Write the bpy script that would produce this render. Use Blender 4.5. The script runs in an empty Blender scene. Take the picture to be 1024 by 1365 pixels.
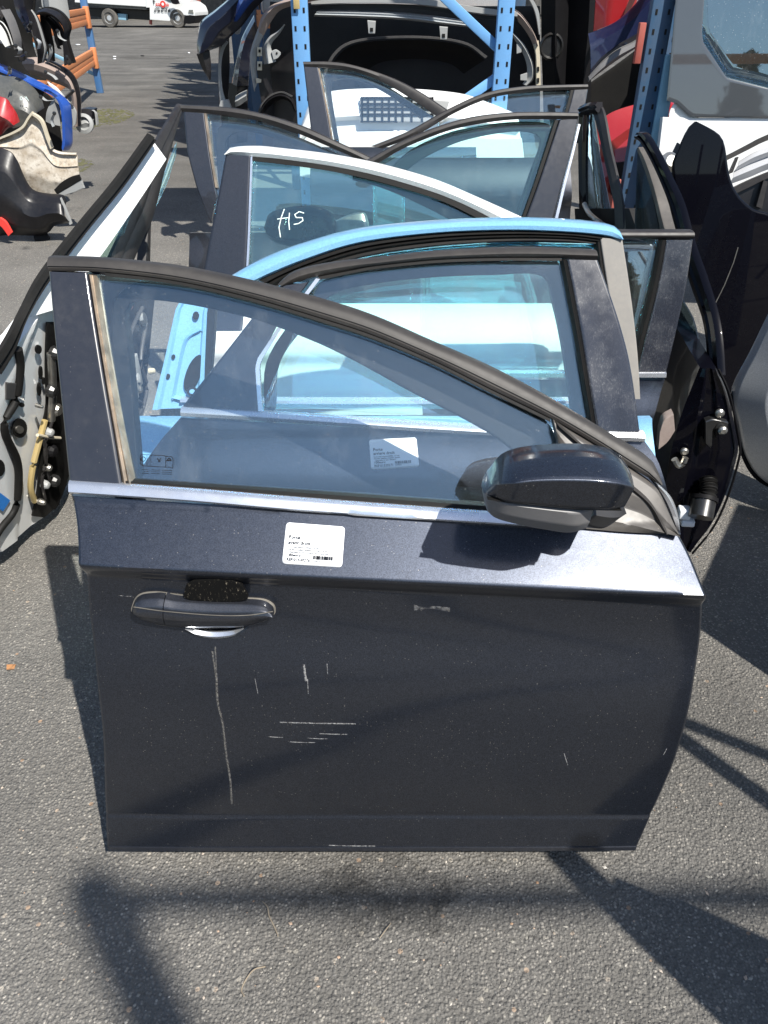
import bpy, bmesh, math, random
from mathutils import Vector, Matrix
random.seed(7)
R = math.radians
C = bpy.context.scene.collection
S = bpy.context.scene

# ------------------------------------------------------------------ camera, world, sun
PITCH, CH, F, CX, CY = R(34.2), 1.45, 1025.0, 512.0, 682.5
cam = bpy.data.cameras.new('camera'); camo = bpy.data.objects.new('camera', cam); C.objects.link(camo)
camo.location = (0, 0, CH); camo.rotation_euler = (R(90) - PITCH, 0, 0)
cam.sensor_fit = 'VERTICAL'; cam.sensor_height = 24.0; cam.lens = 24.0 * F / 1365.0
cam.clip_start = 0.05; cam.clip_end = 2000
S.camera = camo
SUN_AZ = (0.624, -0.781); SUN_EL = R(53)
W = bpy.data.worlds.new('World'); S.world = W; W.use_nodes = True
nt = W.node_tree; nt.nodes.clear()
sky = nt.nodes.new('ShaderNodeTexSky'); sky.sky_type = 'NISHITA'; sky.sun_disc = False
sky.sun_elevation = SUN_EL; sky.sun_rotation = math.atan2(SUN_AZ[0], SUN_AZ[1])
sky.air_density = 1.15; sky.dust_density = .7; sky.ozone_density = 1.4
bg = nt.nodes.new('ShaderNodeBackground'); bg.inputs[1].default_value = 0.09
wo = nt.nodes.new('ShaderNodeOutputWorld')
nt.links.new(sky.outputs[0], bg.inputs[0]); nt.links.new(bg.outputs[0], wo.inputs[0])
sun = bpy.data.lights.new('sun', 'SUN'); sun.energy = 5.0; sun.angle = R(0.53); sun.color = (1.0, 0.955, 0.88)
suno = bpy.data.objects.new('sun', sun); C.objects.link(suno)
sd = Vector((-SUN_AZ[0] * math.cos(SUN_EL), -SUN_AZ[1] * math.cos(SUN_EL), -math.sin(SUN_EL)))
suno.rotation_euler = sd.to_track_quat('-Z', 'Y').to_euler(); suno.location = (5, -6, 12)
S.view_settings.view_transform = 'Standard'; S.view_settings.look = 'None'
S.view_settings.gamma = 1; S.view_settings.use_curve_mapping = False; S.view_settings.exposure = 0.78
S.cycles.transparent_max_bounces = 40; S.cycles.max_bounces = 10; S.cycles.glossy_bounces = 6

# ------------------------------------------------------------------ materials
MAT = {}
class NB:
    def __init__(s, name):
        s.m = bpy.data.materials.new(name); s.m.use_nodes = True; s.t = s.m.node_tree; s.t.nodes.clear()
        s.out = s.n('ShaderNodeOutputMaterial')
    def n(s, ty, **kw):
        x = s.t.nodes.new(ty)
        for k, v in kw.items():
            if isinstance(k, str) and hasattr(x, k): setattr(x, k, v)
        return x
    def l(s, a, b): s.t.links.new(a, b)
    def pos(s): return s.n('ShaderNodeNewGeometry').outputs['Position']
    def obj(s): return s.n('ShaderNodeTexCoord').outputs['Object']
    def noise(s, vec, scale, detail=3, rough=.55, sc=None):
        if sc:
            mp = s.n('ShaderNodeMapping'); mp.inputs['Scale'].default_value = sc; s.l(vec, mp.inputs[0]); vec = mp.outputs[0]
        x = s.n('ShaderNodeTexNoise'); x.inputs['Scale'].default_value = scale; x.inputs['Detail'].default_value = detail
        x.inputs['Roughness'].default_value = rough; s.l(vec, x.inputs['Vector']); return x.outputs['Fac']
    def ramp(s, fac, stops, interp='LINEAR'):
        x = s.n('ShaderNodeValToRGB'); cr = x.color_ramp; cr.interpolation = interp
        while len(cr.elements) < len(stops): cr.elements.new(.5)
        for e, (p, c) in zip(cr.elements, stops):
            e.position = p; e.color = (*c, 1) if not isinstance(c, float) else (c, c, c, 1)
        s.l(fac, x.inputs[0]); return x.outputs[0]
    def mix(s, fac, a, b, bt='MIX'):
        x = s.n('ShaderNodeMix'); x.data_type = 'RGBA'; x.blend_type = bt
        for v, k in ((fac, 0), (a, 6), (b, 7)):
            if isinstance(v, (int, float)): x.inputs[k].default_value = v if k == 0 else (v, v, v, 1)
            elif isinstance(v, tuple): x.inputs[k].default_value = (*v, 1)
            else: s.l(v, x.inputs[k])
        return x.outputs[2]
    def math(s, op, a, b=0.0, clamp=False):
        x = s.n('ShaderNodeMath'); x.operation = op; x.use_clamp = clamp
        for v, k in ((a, 0), (b, 1)):
            if isinstance(v, (int, float)): x.inputs[k].default_value = v
            else: s.l(v, x.inputs[k])
        return x.outputs[0]
    def bsdf(s, col=None, rough=.5, metal=0., coat=0., coatr=.03, bump=None, bstr=.2, bdist=.002, spec=.5):
        b = s.n('ShaderNodeBsdfPrincipled')
        def put(k, v):
            if v is None: return
            if isinstance(v, tuple): b.inputs[k].default_value = (*v, 1)
            elif isinstance(v, (int, float)): b.inputs[k].default_value = v
            else: s.l(v, b.inputs[k])
        put('Base Color', col); put('Roughness', rough); put('Metallic', metal)
        put('Coat Weight', coat); put('Coat Roughness', coatr); put('Specular IOR Level', spec)
        if bump is not None:
            bp = s.n('ShaderNodeBump'); bp.inputs['Strength'].default_value = bstr; bp.inputs['Distance'].default_value = bdist
            s.l(bump, bp.inputs['Height']); s.l(bp.outputs[0], b.inputs['Normal'])
        return b
    def done(s, sh):
        s.l(sh.outputs[0] if hasattr(sh, 'outputs') else sh, s.out.inputs[0]); MAT[s.m.name] = s.m; return s.m

def specks(b, P, scale, thr):
    """sparse small dots, 1 inside"""
    v = b.n('ShaderNodeTexVoronoi'); v.inputs['Scale'].default_value = scale; b.l(P, v.inputs['Vector'])
    d = v.outputs['Distance']; c = b.n('ShaderNodeSeparateColor'); b.l(v.outputs['Color'], c.inputs[0])
    pick = b.math('GREATER_THAN', c.outputs[0], thr)
    rad = b.math('MULTIPLY', c.outputs[1], .28)
    return b.math('MULTIPLY', b.math('LESS_THAN', d, rad), pick)

def paint(name, col, metal=.0, rough=.35, coat=1., dust=.12, flake=.0, coatr=.04, spk=None, spec=.5, thr=.945, cior=1.5):
    b = NB(name); P = b.obj()
    n1 = b.noise(P, 5, 5, .62); n2 = b.noise(P, 70, 4, .6)
    dm = b.math('MULTIPLY', b.ramp(n1, [(.38, 0.), (.72, 1.)]), b.ramp(n2, [(.4, .3), (.7, 1.)]))
    dm = b.math('MULTIPLY', dm, dust)
    sp = specks(b, P, 300, thr)
    dm = b.math('MAXIMUM', dm, b.math('MULTIPLY', sp, spk if spk is not None else min(.6, dust * 2.6)))
    c = col
    if flake:
        v = b.n('ShaderNodeTexVoronoi'); v.inputs['Scale'].default_value = 900; b.l(P, v.inputs['Vector'])
        cs = b.n('ShaderNodeSeparateColor'); b.l(v.outputs['Color'], cs.inputs[0])
        c = b.mix(b.math('MULTIPLY', cs.outputs[0], flake), col, tuple(min(1, x * 2.6) for x in col))
    c = b.mix(dm, c, (.30, .28, .25))
    r = b.math('ADD', b.math('MULTIPLY', n2, .12), rough - .05)
    cr = b.math('ADD', b.math('MULTIPLY', b.ramp(n1, [(.3, 0.), (.8, 1.)]), .10 * (dust * 5)), coatr)
    cw = b.math('SUBTRACT', coat, b.math('MULTIPLY', dm, 1.2), True)
    q = b.bsdf(c, r, b.math('MULTIPLY', b.math('SUBTRACT', 1.0, dm), metal), cw, cr, n2, .02, .001, spec); q.inputs['Coat IOR'].default_value = cior
    return b.done(q)

def plastic(name, col, rough=.6, dust=.3, bump=.15, scale=60, dcol=(.32, .29, .25), spec=.4):
    b = NB(name); P = b.obj()
    n1 = b.noise(P, 7, 5, .65); n2 = b.noise(P, scale, 4, .65)
    dm = b.math('MULTIPLY', b.ramp(n1, [(.35, .15), (.75, 1.)]), b.math('MULTIPLY', n2, dust * 1.4))
    dm = b.math('MAXIMUM', dm, b.math('MULTIPLY', specks(b, P, 320, .94), min(.5, dust * 1.5)))
    return b.done(b.bsdf(b.mix(dm, col, dcol), b.math('ADD', b.math('MULTIPLY', n2, .2), rough - .1), 0, 0, .03, n2, bump, .001, spec))

paint('blue_grey_paint', (.023, .027, .037), .9, .43, 1., .018, .6, .11, .4, .5, .90, 1.5)
paint('blue_grey_paint_plain', (.018, .020, .026), .6, .40, 1., .03, .5)
paint('sky_blue_paint', (.15, .33, .56), .15, .35, 1., .12, .3)
paint('white_paint', (.68, .69, .68), 0, .4, .8, .10)
paint('black_paint', (.002, .002, .004), 0, .35, .4, .004, 0, .03, None, .03)
paint('black_gloss_panel', (.014, .015, .020), 0, .3, .9, .07, 0, .06)
paint('red_paint', (.30, .008, .010), 0, .35, 1., .05)
paint('deep_blue_paint', (.004, .008, .040), .2, .35, 1., .04)
paint('royal_blue_paint', (.02, .09, .42), .2, .35, 1., .10)
paint('dark_blue_paint', (.005, .007, .018), .2, .35, 1., .03)
paint('frit_grey', (.045, .050, .056), 0, .35, 1., .02, 0, .02, None, .3, .945, 1.8)
paint('silver_paint', (.36, .38, .40), .35, .38, .8, .1, .4)
plastic('matt_black_trim', (.011, .010, .011), .5, .10)
plastic('weathered_trim', (.022, .020, .019), .55, .10)
plastic('rubber', (.005, .005, .005), .6, .03, spec=.2)
plastic('grey_plastic', (.13, .13, .135), .45, .18)
plastic('dark_grey_plastic', (.035, .035, .037), .5, .15)
plastic('sail_plastic', (.050, .046, .043), .42, .28, .1, 25)
plastic('black_plastic', (.004, .004, .005), .6, .015, spec=.15)
plastic('bumper_black', (.005, .005, .007), .36, .05)
plastic('dome_grey', (.045, .05, .05), .32, .3)
plastic('primer_grey', (.17, .165, .155), .7, .6, .3, 90)
plastic('brown_felt', (.22, .17, .15), .9, .6, .5, 120, (.45, .38, .33))
plastic('zinc_grey', (.28, .29, .29), .5, .25)
plastic('cream_clip', (.50, .45, .34), .6, .3)
plastic('rim_dust', (.08, .075, .065), .8, .5)
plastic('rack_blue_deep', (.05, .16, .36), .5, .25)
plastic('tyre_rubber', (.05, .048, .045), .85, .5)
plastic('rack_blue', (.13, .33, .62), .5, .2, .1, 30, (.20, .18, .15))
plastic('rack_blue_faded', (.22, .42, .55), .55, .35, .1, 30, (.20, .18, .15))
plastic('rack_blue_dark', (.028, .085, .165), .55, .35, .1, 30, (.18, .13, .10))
plastic('rack_orange', (.62, .22, .08), .6, .5, .2, 18, (.40, .26, .16))
plastic('building_grey', (.06, .06, .06), .9, .4, .4, 3)
plastic('rust_red_steel', (.30, .05, .035), .7, .3)
plastic('silver_foil', (.45, .46, .48), .35, .2, .9, 12)
plastic('dry_twig', (.22, .18, .13), .9, .2)
plastic('leaf_orange', (.30, .14, .05), .9, .3)
plastic('bark', (.10, .075, .05), .9, .3, .8, 20)
plastic('hedge_leaf', (.045, .085, .025), .6, .1)
plastic('moss_green', (.07, .075, .02), .95, .5, .8, 60)
plastic('ink', (.012, .012, .014), .8, .0, 0, spec=.1)
plastic('red_ink', (.6, .04, .03), .7, .0, 0)
plastic('blue_ink', (.02, .18, .55), .5, .0, 0)
plastic('paper', (.80, .82, .84), .5, .06, .05, 40)
plastic('amber_plastic', (.40, .30, .12), .4, .3)
b = NB('scratched_gloss_panel'); P = b.obj()
n1 = b.ramp(b.noise(P, 9, 4, .6), [(.42, .12), (.62, 1.)]); n2 = b.ramp(b.noise(P, 220, 7, .85, (1.4, 1, .7)), [(.51, 0.), (.66, 1.)])
ns = b.ramp(b.noise(P, 60, 3, .7, (6, 1, .35)), [(.66, 0.), (.70, 1.)])
dm = b.math('MULTIPLY', b.math('MAXIMUM', n2, b.math('MULTIPLY', ns, .6)), b.math('MULTIPLY', n1, .55))
dm = b.math('MAXIMUM', dm, b.math('MULTIPLY', n1, .03))
b.done(b.bsdf(b.mix(dm, (.016, .018, .026), (.34, .34, .34)), b.math('ADD', b.math('MULTIPLY', n1, .15), .2), 0, b.math('SUBTRACT', .9, dm, True), b.math('ADD', b.math('MULTIPLY', n1, .1), .06)))
b = NB('beige_liner'); P = b.obj(); n1 = b.noise(P, 6, 6, .7); n2 = b.noise(P, 30, 5, .7)
c = b.mix(b.ramp(n1, [(.40, 0.), (.62, .8)]), (.60, .56, .49), (.30, .24, .17)); c = b.mix(b.ramp(n2, [(.52, 0.), (.66, .6)]), c, (.16, .13, .10))
b.done(b.bsdf(c, .8, 0, 0, .03, n2, .5, .004, .2))
b = NB('brushed_trim'); P = b.obj()
b.done(b.bsdf(b.mix(b.ramp(b.noise(P, 9, 4), [(.45, 0.), (.8, .35)]), (.72, .75, .80), (.42, .40, .36)), b.math('ADD', b.math('MULTIPLY', b.noise(P, 40, 4), .1), .22), .85, .3, .1))
b = NB('bronze_trim'); P = b.obj()
b.done(b.bsdf(b.mix(b.ramp(b.noise(P, 30, 4), [(.35, 0.), (.7, 1.)]), (.30, .24, .18), (.12, .10, .08)), .38, .5))
b = NB('steel'); P = b.obj()
b.done(b.bsdf(b.mix(b.noise(P, 40, 3), (.55, .54, .50), (.25, .23, .20)), .32, .9))
b = NB('dark_steel'); P = b.obj()
b.done(b.bsdf(b.mix(b.noise(P, 40, 3), (.10, .10, .10), (.04, .04, .04)), .3, .8))
def film(name, col, sc, lo, hi, amt, mp=None):
    b = NB(name); P = b.obj(); n = b.ramp(b.noise(P, sc, 6, .75, mp), [(lo, 0.), (hi, 1.)])
    g = b.n('ShaderNodeTexCoord').outputs['Object']
    tr = b.n('ShaderNodeBsdfTransparent'); df = b.n('ShaderNodeBsdfDiffuse'); df.inputs[0].default_value = (*col, 1)
    m = b.n('ShaderNodeMixShader'); b.l(b.math('MULTIPLY', n, amt), m.inputs[0]); b.l(tr.outputs[0], m.inputs[1]); b.l(df.outputs[0], m.inputs[2]); b.done(m)
film('drip_film', (.26, .25, .23), 260, .42, .70, .45)
film('scratch_film', (.34, .34, .34), 190, .42, .66, .75)
film('dust_film', (.30, .30, .30), 120, .42, .8, .35)
film('grime_film', (.26, .22, .17), 150, .50, .75, .45)
film('oil_film', (.02, .02, .02), 14, .42, .75, .5)
b = NB('mark_paint'); b.done(b.bsdf((.72, .86, .82), .6))
b = NB('scuff'); P = b.obj(); b.done(b.bsdf(b.mix(b.noise(P, 400, 2), (.30, .31, .32), (.62, .62, .60)), .6))
b = NB('scuffed_black'); P = b.obj()
sc = b.ramp(b.noise(P, 140, 6, .8, (1.6, 1, .7)), [(.59, 0.), (.66, 1.)])
b.done(b.bsdf(b.mix(b.math('MULTIPLY', sc, .28), (.003, .003, .003), (.5, .44, .33)), .9, 0, 0, .03, sc, .4, .001, .1))

def glassmat(name, tint, dust=.035, refl=1.0):
    b = NB(name); P = b.obj(); g = b.n('ShaderNodeNewGeometry')
    dp = b.n('ShaderNodeVectorMath'); dp.operation = 'DOT_PRODUCT'; b.l(g.outputs['Incoming'], dp.inputs[0]); b.l(g.outputs['Normal'], dp.inputs[1])
    d = b.math('ABSOLUTE', dp.outputs['Value'])
    f = b.math('POWER', b.math('SUBTRACT', 1.0, d, True), 5.0)
    f = b.math('MULTIPLY', b.math('ADD', b.math('MULTIPLY', f, .95), .05), refl, True)
    tr = b.n('ShaderNodeBsdfTransparent'); tr.inputs[0].default_value = (*tint, 1)
    gl = b.n('ShaderNodeBsdfGlossy'); gl.inputs['Roughness'].default_value = .015; gl.inputs[0].default_value = (.82, .94, 1, 1)
    df = b.n('ShaderNodeBsdfDiffuse'); df.inputs[0].default_value = (.55, .56, .55, 1)
    n1 = b.noise(P, 4, 5, .6); n2 = b.noise(P, 90, 4, .7)
    dd = b.math('MULTIPLY', b.math('MULTIPLY', b.ramp(n1, [(.25, .45), (.75, 1.)]), b.ramp(n2, [(.3, .6), (.8, 1.)])), dust)
    sm_ = b.ramp(b.noise(P, 11, 6, .75, (1, 1, .35)), [(.54, 0.), (.75, 1.)]); dd = b.math('ADD', dd, b.math('MULTIPLY', sm_, dust * 2.2))
    dd = b.math('MAXIMUM', dd, b.math('MULTIPLY', specks(b, P, 300, .955), dust * 16))
    m1 = b.n('ShaderNodeMixShader'); b.l(dd, m1.inputs[0]); b.l(tr.outputs[0], m1.inputs[1]); b.l(df.outputs[0], m1.inputs[2])
    gc = b.mix(f, 0.0, (.74, .93, 1.0)); b.l(gc, gl.inputs[0])
    m2 = b.n('ShaderNodeAddShader'); b.l(m1.outputs[0], m2.inputs[0]); b.l(gl.outputs[0], m2.inputs[1])
    return b.done(m2)
glassmat('window_glass', (.95, .98, .985), .014, 2.4)
glassmat('green_glass', (.78, .94, .90), .016, 2.0)
glassmat('dark_glass', (.25, .30, .32), .02, 1.4)
glassmat('privacy_glass', (.30, .36, .38), .05, 4.5)

# asphalt
def asphalt():
    b = NB('asphalt'); P = b.pos()
    v = b.n('ShaderNodeTexVoronoi'); v.inputs['Scale'].default_value = 165; b.l(P, v.inputs['Vector'])
    cs = b.n('ShaderNodeSeparateColor'); b.l(v.outputs['Color'], cs.inputs[0])
    v2 = b.n('ShaderNodeTexVoronoi'); v2.inputs['Scale'].default_value = 62; b.l(P, v2.inputs['Vector'])
    cs2 = b.n('ShaderNodeSeparateColor'); b.l(v2.outputs['Color'], cs2.inputs[0])
    fine = b.noise(P, 420, 3, .7); mid = b.noise(P, 26, 5, .65); big = b.noise(P, 1.3, 5, .6)
    stone = b.ramp(cs.outputs[0], [(0., (.100, .097, .092)), (.35, (.170, .163, .150)), (.7, (.235, .222, .200)), (.93, (.29, .27, .24)), (.98, (.42, .39, .34))])
    binder = b.mix(fine, (.090, .087, .082), (.185, .175, .158))
    sm = b.ramp(v.outputs['Distance'], [(.30, 1.), (.55, 0.)])
    col = b.mix(sm, binder, stone)
    sm2 = b.math('MULTIPLY', b.math('LESS_THAN', v2.outputs['Distance'], .30), b.math('GREATER_THAN', cs2.outputs[1], .94))
    col = b.mix(b.math('MULTIPLY', sm2, .8), col, b.ramp(cs2.outputs[0], [(0., (.30, .28, .24)), (.5, (.42, .38, .32)), (1., (.40, .25, .15))]))
    col = b.mix(b.ramp(mid, [(.35, 0.), (.75, .35)]), col, (.20, .19, .17))
    # broad stains and worn lanes, far yard streaks
    st = b.noise(P, .55, 6, .62, (1, .28, 1))
    col = b.mix(1.0, col, b.ramp(st, [(.3, .72), (.5, 1.), (.72, 1.22)]), 'MULTIPLY')
    col = b.mix(1.0, col, b.ramp(big, [(.3, .82), (.7, 1.12)]), 'MULTIPLY')
    strk = b.noise(P, 1.3, 6, .65, (.35, 1.2, 1))
    sx = b.n('ShaderNodeSeparateXYZ'); b.l(P, sx.inputs[0])
    far = b.math('MULTIPLY', b.math('SUBTRACT', sx.outputs[1], 4.5), .16, True)
    col = b.mix(far, col, b.mix(1.0, col, b.ramp(strk, [(.30, .50), (.5, .70), (.72, .98)]), 'MULTIPLY'))
    pt = b.noise(P, 3.1, 3, .5); col = b.mix(1.0, col, b.ramp(pt, [(.36, .93), (.50, 1.), (.64, 1.03)]), 'MULTIPLY')
    # oil spots
    oil = b.math('MULTIPLY', b.ramp(b.noise(P, 2.7, 4, .6), [(.66, 0.), (.72, 1.)]), .55)
    col = b.mix(oil, col, (.03, .03, .03))
    hb = b.math('ADD', b.math('MULTIPLY', b.math('SUBTRACT', .6, v.outputs['Distance']), 1.0), b.math('MULTIPLY', fine, .55))
    hb = b.math('ADD', hb, b.math('MULTIPLY', b.noise(P, 60, 4, .7), 1.6))
    rough = b.math('SUBTRACT', .92, b.math('MULTIPLY', oil, .3))
    return b.done(b.bsdf(col, rough, 0, 0, .03, hb, .9, .0062, .3))
asphalt()

# ------------------------------------------------------------------ frames and builders
def ray(px, py):
    d = Vector(((px - CX) / F, 0, 0)) + Vector((0, math.cos(PITCH), -math.sin(PITCH))) - Vector((0, math.sin(PITCH), math.cos(PITCH))) * ((py - CY) / F)
    return d
def ground_at(px, py, z=0):
    d = ray(px, py); t = (z - CH) / d.z; return Vector((d.x * t, d.y * t, z))
def at_depth(px, py, Y):
    d = ray(px, py); t = Y / d.y; return Vector((d.x * t, Y, CH + d.z * t))

class Fr:
    """a thing's own frame: u along it, v up it, w out of its face"""
    def __init__(s, O, yaw=0., lean=0.):
        s.O = Vector(O); yaw = R(yaw); lean = R(lean)
        s.U = Vector((math.cos(yaw), math.sin(yaw), 0)); Yh = Vector((-math.sin(yaw), math.cos(yaw), 0)); Z = Vector((0, 0, 1))
        s.V = Z * math.cos(lean) + Yh * math.sin(lean); s.Y = s.V.cross(s.U)
        s.M = Matrix.Translation(s.O) @ Matrix((s.U, s.Y, s.V)).transposed().to_4x4()
        s.N = -s.Y
    def hit(s, p, w=0.):
        d = ray(p[0], p[1]); c = Vector((0, 0, CH)); ww = 0. if callable(w) else w
        for i in range(40):
            t = (ww - s.N.dot(c - s.O)) / s.N.dot(d); q = c + d * t - s.O; u, v = q.dot(s.U), q.dot(s.V)
            if not callable(w): break
            nw = w(u, v)
            if abs(nw - ww) < 1e-6: break
            ww += (nw - ww) * .6
        return (u, v)
    def L(s, pts, w=0.): return [s.hit(p, w) for p in pts]

def rs(pts, n, smooth=True):
    pts = [Vector(p) for p in pts]
    if smooth and len(pts) > 2:
        out = []; q = [pts[0] * 2 - pts[1]] + pts + [pts[-1] * 2 - pts[-2]]
        for i in range(1, len(q) - 2):
            a, b_, c, d = q[i-1:i+3]
            for k in range(8):
                t = k / 8.
                out.append(((b_ * 2) + (c - a) * t + (a * 2 - b_ * 5 + c * 4 - d) * t * t + (-a + b_ * 3 - c * 3 + d) * t ** 3) * .5)
        out.append(pts[-1]); pts = out
    L = [0.]
    for a, b_ in zip(pts, pts[1:]): L.append(L[-1] + (b_ - a).length)
    tot = L[-1] or 1e-9; res = []; j = 0
    for i in range(n + 1):
        x = tot * i / n
        while j < len(L) - 2 and L[j+1] < x: j += 1
        f = (x - L[j]) / max(1e-12, L[j+1] - L[j]); res.append(pts[j].lerp(pts[j+1], min(1, max(0, f))))
    return res

def link(name, me, mat, parent=None, bev=0., sharp=40):
    o = bpy.data.objects.new(name, me); C.objects.link(o)
    if mat: me.materials.append(MAT[mat])
    if parent is not None: o.parent = parent
    if bev:
        m = o.modifiers.new('bevel', 'BEVEL'); m.width = bev; m.segments = 2; m.limit_method = 'ANGLE'; m.angle_limit = R(35)
    for p in me.polygons: p.use_smooth = True
    if sharp and not bev: me.set_sharp_from_angle(angle=R(sharp))
    return o
def mesh(name, vs, fs, mat, parent=None, bev=0., sharp=40, recalc=True):
    me = bpy.data.meshes.new(name)
    me.from_pydata([tuple(v) for v in vs], [], fs)
    if recalc:
        bm = bmesh.new(); bm.from_mesh(me); bmesh.ops.recalc_face_normals(bm, faces=bm.faces); bm.to_mesh(me); bm.free()
    me.update()
    return link(name, me, mat, parent, bev, sharp)

def thing(name, label, cat, fr=None, group=None, loc=None):
    o = bpy.data.objects.new(name, None); C.objects.link(o); o.empty_display_size = .1
    if fr is not None: o.matrix_world = fr.M
    elif loc is not None: o.location = loc
    o['label'] = label; o['category'] = cat
    if group: o['group'] = group
    return o
def tag(o, label, cat, group=None):
    o['label'] = label; o['category'] = cat
    if group: o['group'] = group
    return o

def pfun(prof):
    def f(s):
        for (a, x), (b_, y) in zip(prof, prof[1:]):
            if s <= b_:
                t = (s - a) / max(1e-9, b_ - a); return x + (y - x) * t
        return prof[-1][1]
    return f
def cubprof(pts):
    """smooth cosine interpolation through (s, value)"""
    def f(s):
        if s <= pts[0][0]: return pts[0][1]
        for (a, x), (b_, y) in zip(pts, pts[1:]):
            if s <= b_:
                t = (s - a) / max(1e-9, b_ - a); t = t * t * (3 - 2 * t); return x + (y - x) * t
        return pts[-1][1]
    return f

def band(name, mat, parent, fr, A, B, w=0., prof=None, thick=.01, n=24, m=None, taper=None, smooth=True, px=True, back=None, bev=0., kind=None, sharp=40, pw=None):
    """solid strip between outlines A and B, lying on the surface w(u,v); prof = cross-section bulge"""
    if px:
        pa_, pb_ = pw if isinstance(pw, tuple) else (pw, pw)
        A = fr.L(A, w if pa_ is None else pa_); B = fr.L(B, w if pb_ is None else pb_)
    sm = smooth if isinstance(smooth, tuple) else (smooth, smooth)
    A = rs(A, n, sm[0]); B = rs(B, n, sm[1])
    e = min(.0025, thick * .3)
    if prof is None: prof = [(0, -e), (.025, -e * .3), (.05, 0), (.08, 0), (.92, 0), (.95, 0), (.975, -e * .3), (1, -e)]
    if callable(prof): ss = [j / (m or 8) for j in range((m or 8) + 1)]; pf = prof
    else: pf = pfun(prof); ss = sorted(set([p[0] for p in prof] + ([j / m for j in range(m + 1)] if m else [])))
    vs = []; K = len(ss); bk = []
    for i in range(n + 1):
        tp = taper(i / n) if taper else 1.
        for s in ss:
            q = A[i].lerp(B[i], s); wb = w(q.x, q.y) if callable(w) else w
            wf = wb + pf(s) * tp
            vs.append((q.x, -wf, q.y))
            wk = (wb - back(s) * tp) if back else (wb + (pf(s) * tp if m else 0) - thick)
            bk.append((q.x, -min(wk, wf - .0004), q.y))
    o_ = len(vs); vs += bk; fs = []
    for i in range(n):
        for j in range(K - 1):
            a = i * K + j; fs.append((a, a + 1, a + K + 1, a + K)); fs.append((o_ + a, o_ + a + K, o_ + a + K + 1, o_ + a + 1))
        fs.append((i * K, i * K + K, o_ + i * K + K, o_ + i * K)); a = i * K + K - 1; fs.append((a, o_ + a, o_ + a + K, a + K))
    for j in range(K - 1):
        fs.append((j, o_ + j, o_ + j + 1, j + 1)); a = n * K + j; fs.append((a, a + 1, o_ + a + 1, o_ + a))
    o = mesh(name, vs, fs, mat, parent, bev, sharp)
    if kind: o['kind'] = kind
    return o

def tube(name, mat, parent, pts, r, seg=10, smooth=True, n=None, rf=None, caps=True):
    """pts in parent's space"""
    pts = rs(pts, n or max(2, len(pts) * 4), smooth); vs = []; fs = []
    up = Vector((0, 0, 1)); N = len(pts)
    for i, p in enumerate(pts):
        t = (pts[min(N-1, i+1)] - pts[max(0, i-1)]).normalized()
        a = t.cross(up if abs(t.z) < .95 else Vector((1, 0, 0))).normalized(); b_ = t.cross(a)
        rr = r * (rf(i / (N - 1)) if rf else 1)
        for k in range(seg):
            an = 2 * math.pi * k / seg; vs.append(p + (a * math.cos(an) + b_ * math.sin(an)) * rr)
    for i in range(N - 1):
        for k in range(seg):
            k2 = (k + 1) % seg; fs.append((i*seg+k, i*seg+k2, (i+1)*seg+k2, (i+1)*seg+k))
    if caps: fs.append(tuple(range(seg))[::-1]); fs.append(tuple((N-1)*seg + k for k in range(seg)))
    return mesh(name, vs, fs, mat, parent)

def box(name, mat, parent, c, d, bev=.003, rot=None):
    vs = [Vector((x * d[0] / 2, y * d[1] / 2, z * d[2] / 2)) for x in (-1, 1) for y in (-1, 1) for z in (-1, 1)]
    if rot is not None: vs = [rot @ v for v in vs]
    vs = [v + Vector(c) for v in vs]
    fs = [(0,1,3,2),(4,6,7,5),(0,4,5,1),(2,3,7,6),(0,2,6,4),(1,5,7,3)]
    return mesh(name, vs, fs, mat, parent, bev)
def bar(name, mat, parent, a, b_, wd, ht, bev=.003, up=(0, 0, 1)):
    a = Vector(a); b_ = Vector(b_); x = (b_ - a); L_ = x.length; x.normalize(); up = Vector(up)
    if abs(x.dot(up)) > .98: up = Vector((0, 1, 0))
    y = up.cross(x).normalized(); z = x.cross(y)
    return box(name, mat, parent, (a + b_) / 2, (L_, wd, ht), bev, Matrix((x, y, z)).transposed())
def lathe(name, mat, parent, c, axis, prof, seg=24):
    """prof = [(radius, along)]"""
    ax = Vector(axis).normalized(); a = ax.cross(Vector((0, 0, 1)) if abs(ax.z) < .9 else Vector((1, 0, 0))).normalized(); b_ = ax.cross(a)
    vs = []; fs = []; n = len(prof)
    for r_, h in prof:
        for k in range(seg):
            an = 2 * math.pi * k / seg; vs.append(Vector(c) + ax * h + (a * math.cos(an) + b_ * math.sin(an)) * max(r_, 1e-4))
    for i in range(n - 1):
        for k in range(seg):
            k2 = (k + 1) % seg; fs.append((i*seg+k, i*seg+k2, (i+1)*seg+k2, (i+1)*seg+k))
    fs.append(tuple(range(seg))); fs.append(tuple((n-1)*seg+k for k in range(seg)))
    return mesh(name, vs, fs, mat, parent, sharp=22)
def text(name, s, size, mat, parent, M, extrude=.0003, align='LEFT'):
    cu = bpy.data.curves.new(name, 'FONT'); cu.body = s; cu.size = size; cu.extrude = extrude; cu.offset = size * .018; cu.align_x = align
    cu.resolution_u = 2; cu.materials.append(MAT[mat]); t = bpy.data.objects.new(name + '_source', cu); C.objects.link(t)
    bpy.context.view_layer.update(); dg = bpy.context.evaluated_depsgraph_get()
    me = bpy.data.meshes.new_from_object(t.evaluated_get(dg)); me.name = name; bpy.data.objects.remove(t)
    o = bpy.data.objects.new(name, me); C.objects.link(o); o.parent = parent; o.matrix_local = M; o['kind'] = 'stuff'
    return o

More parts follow.
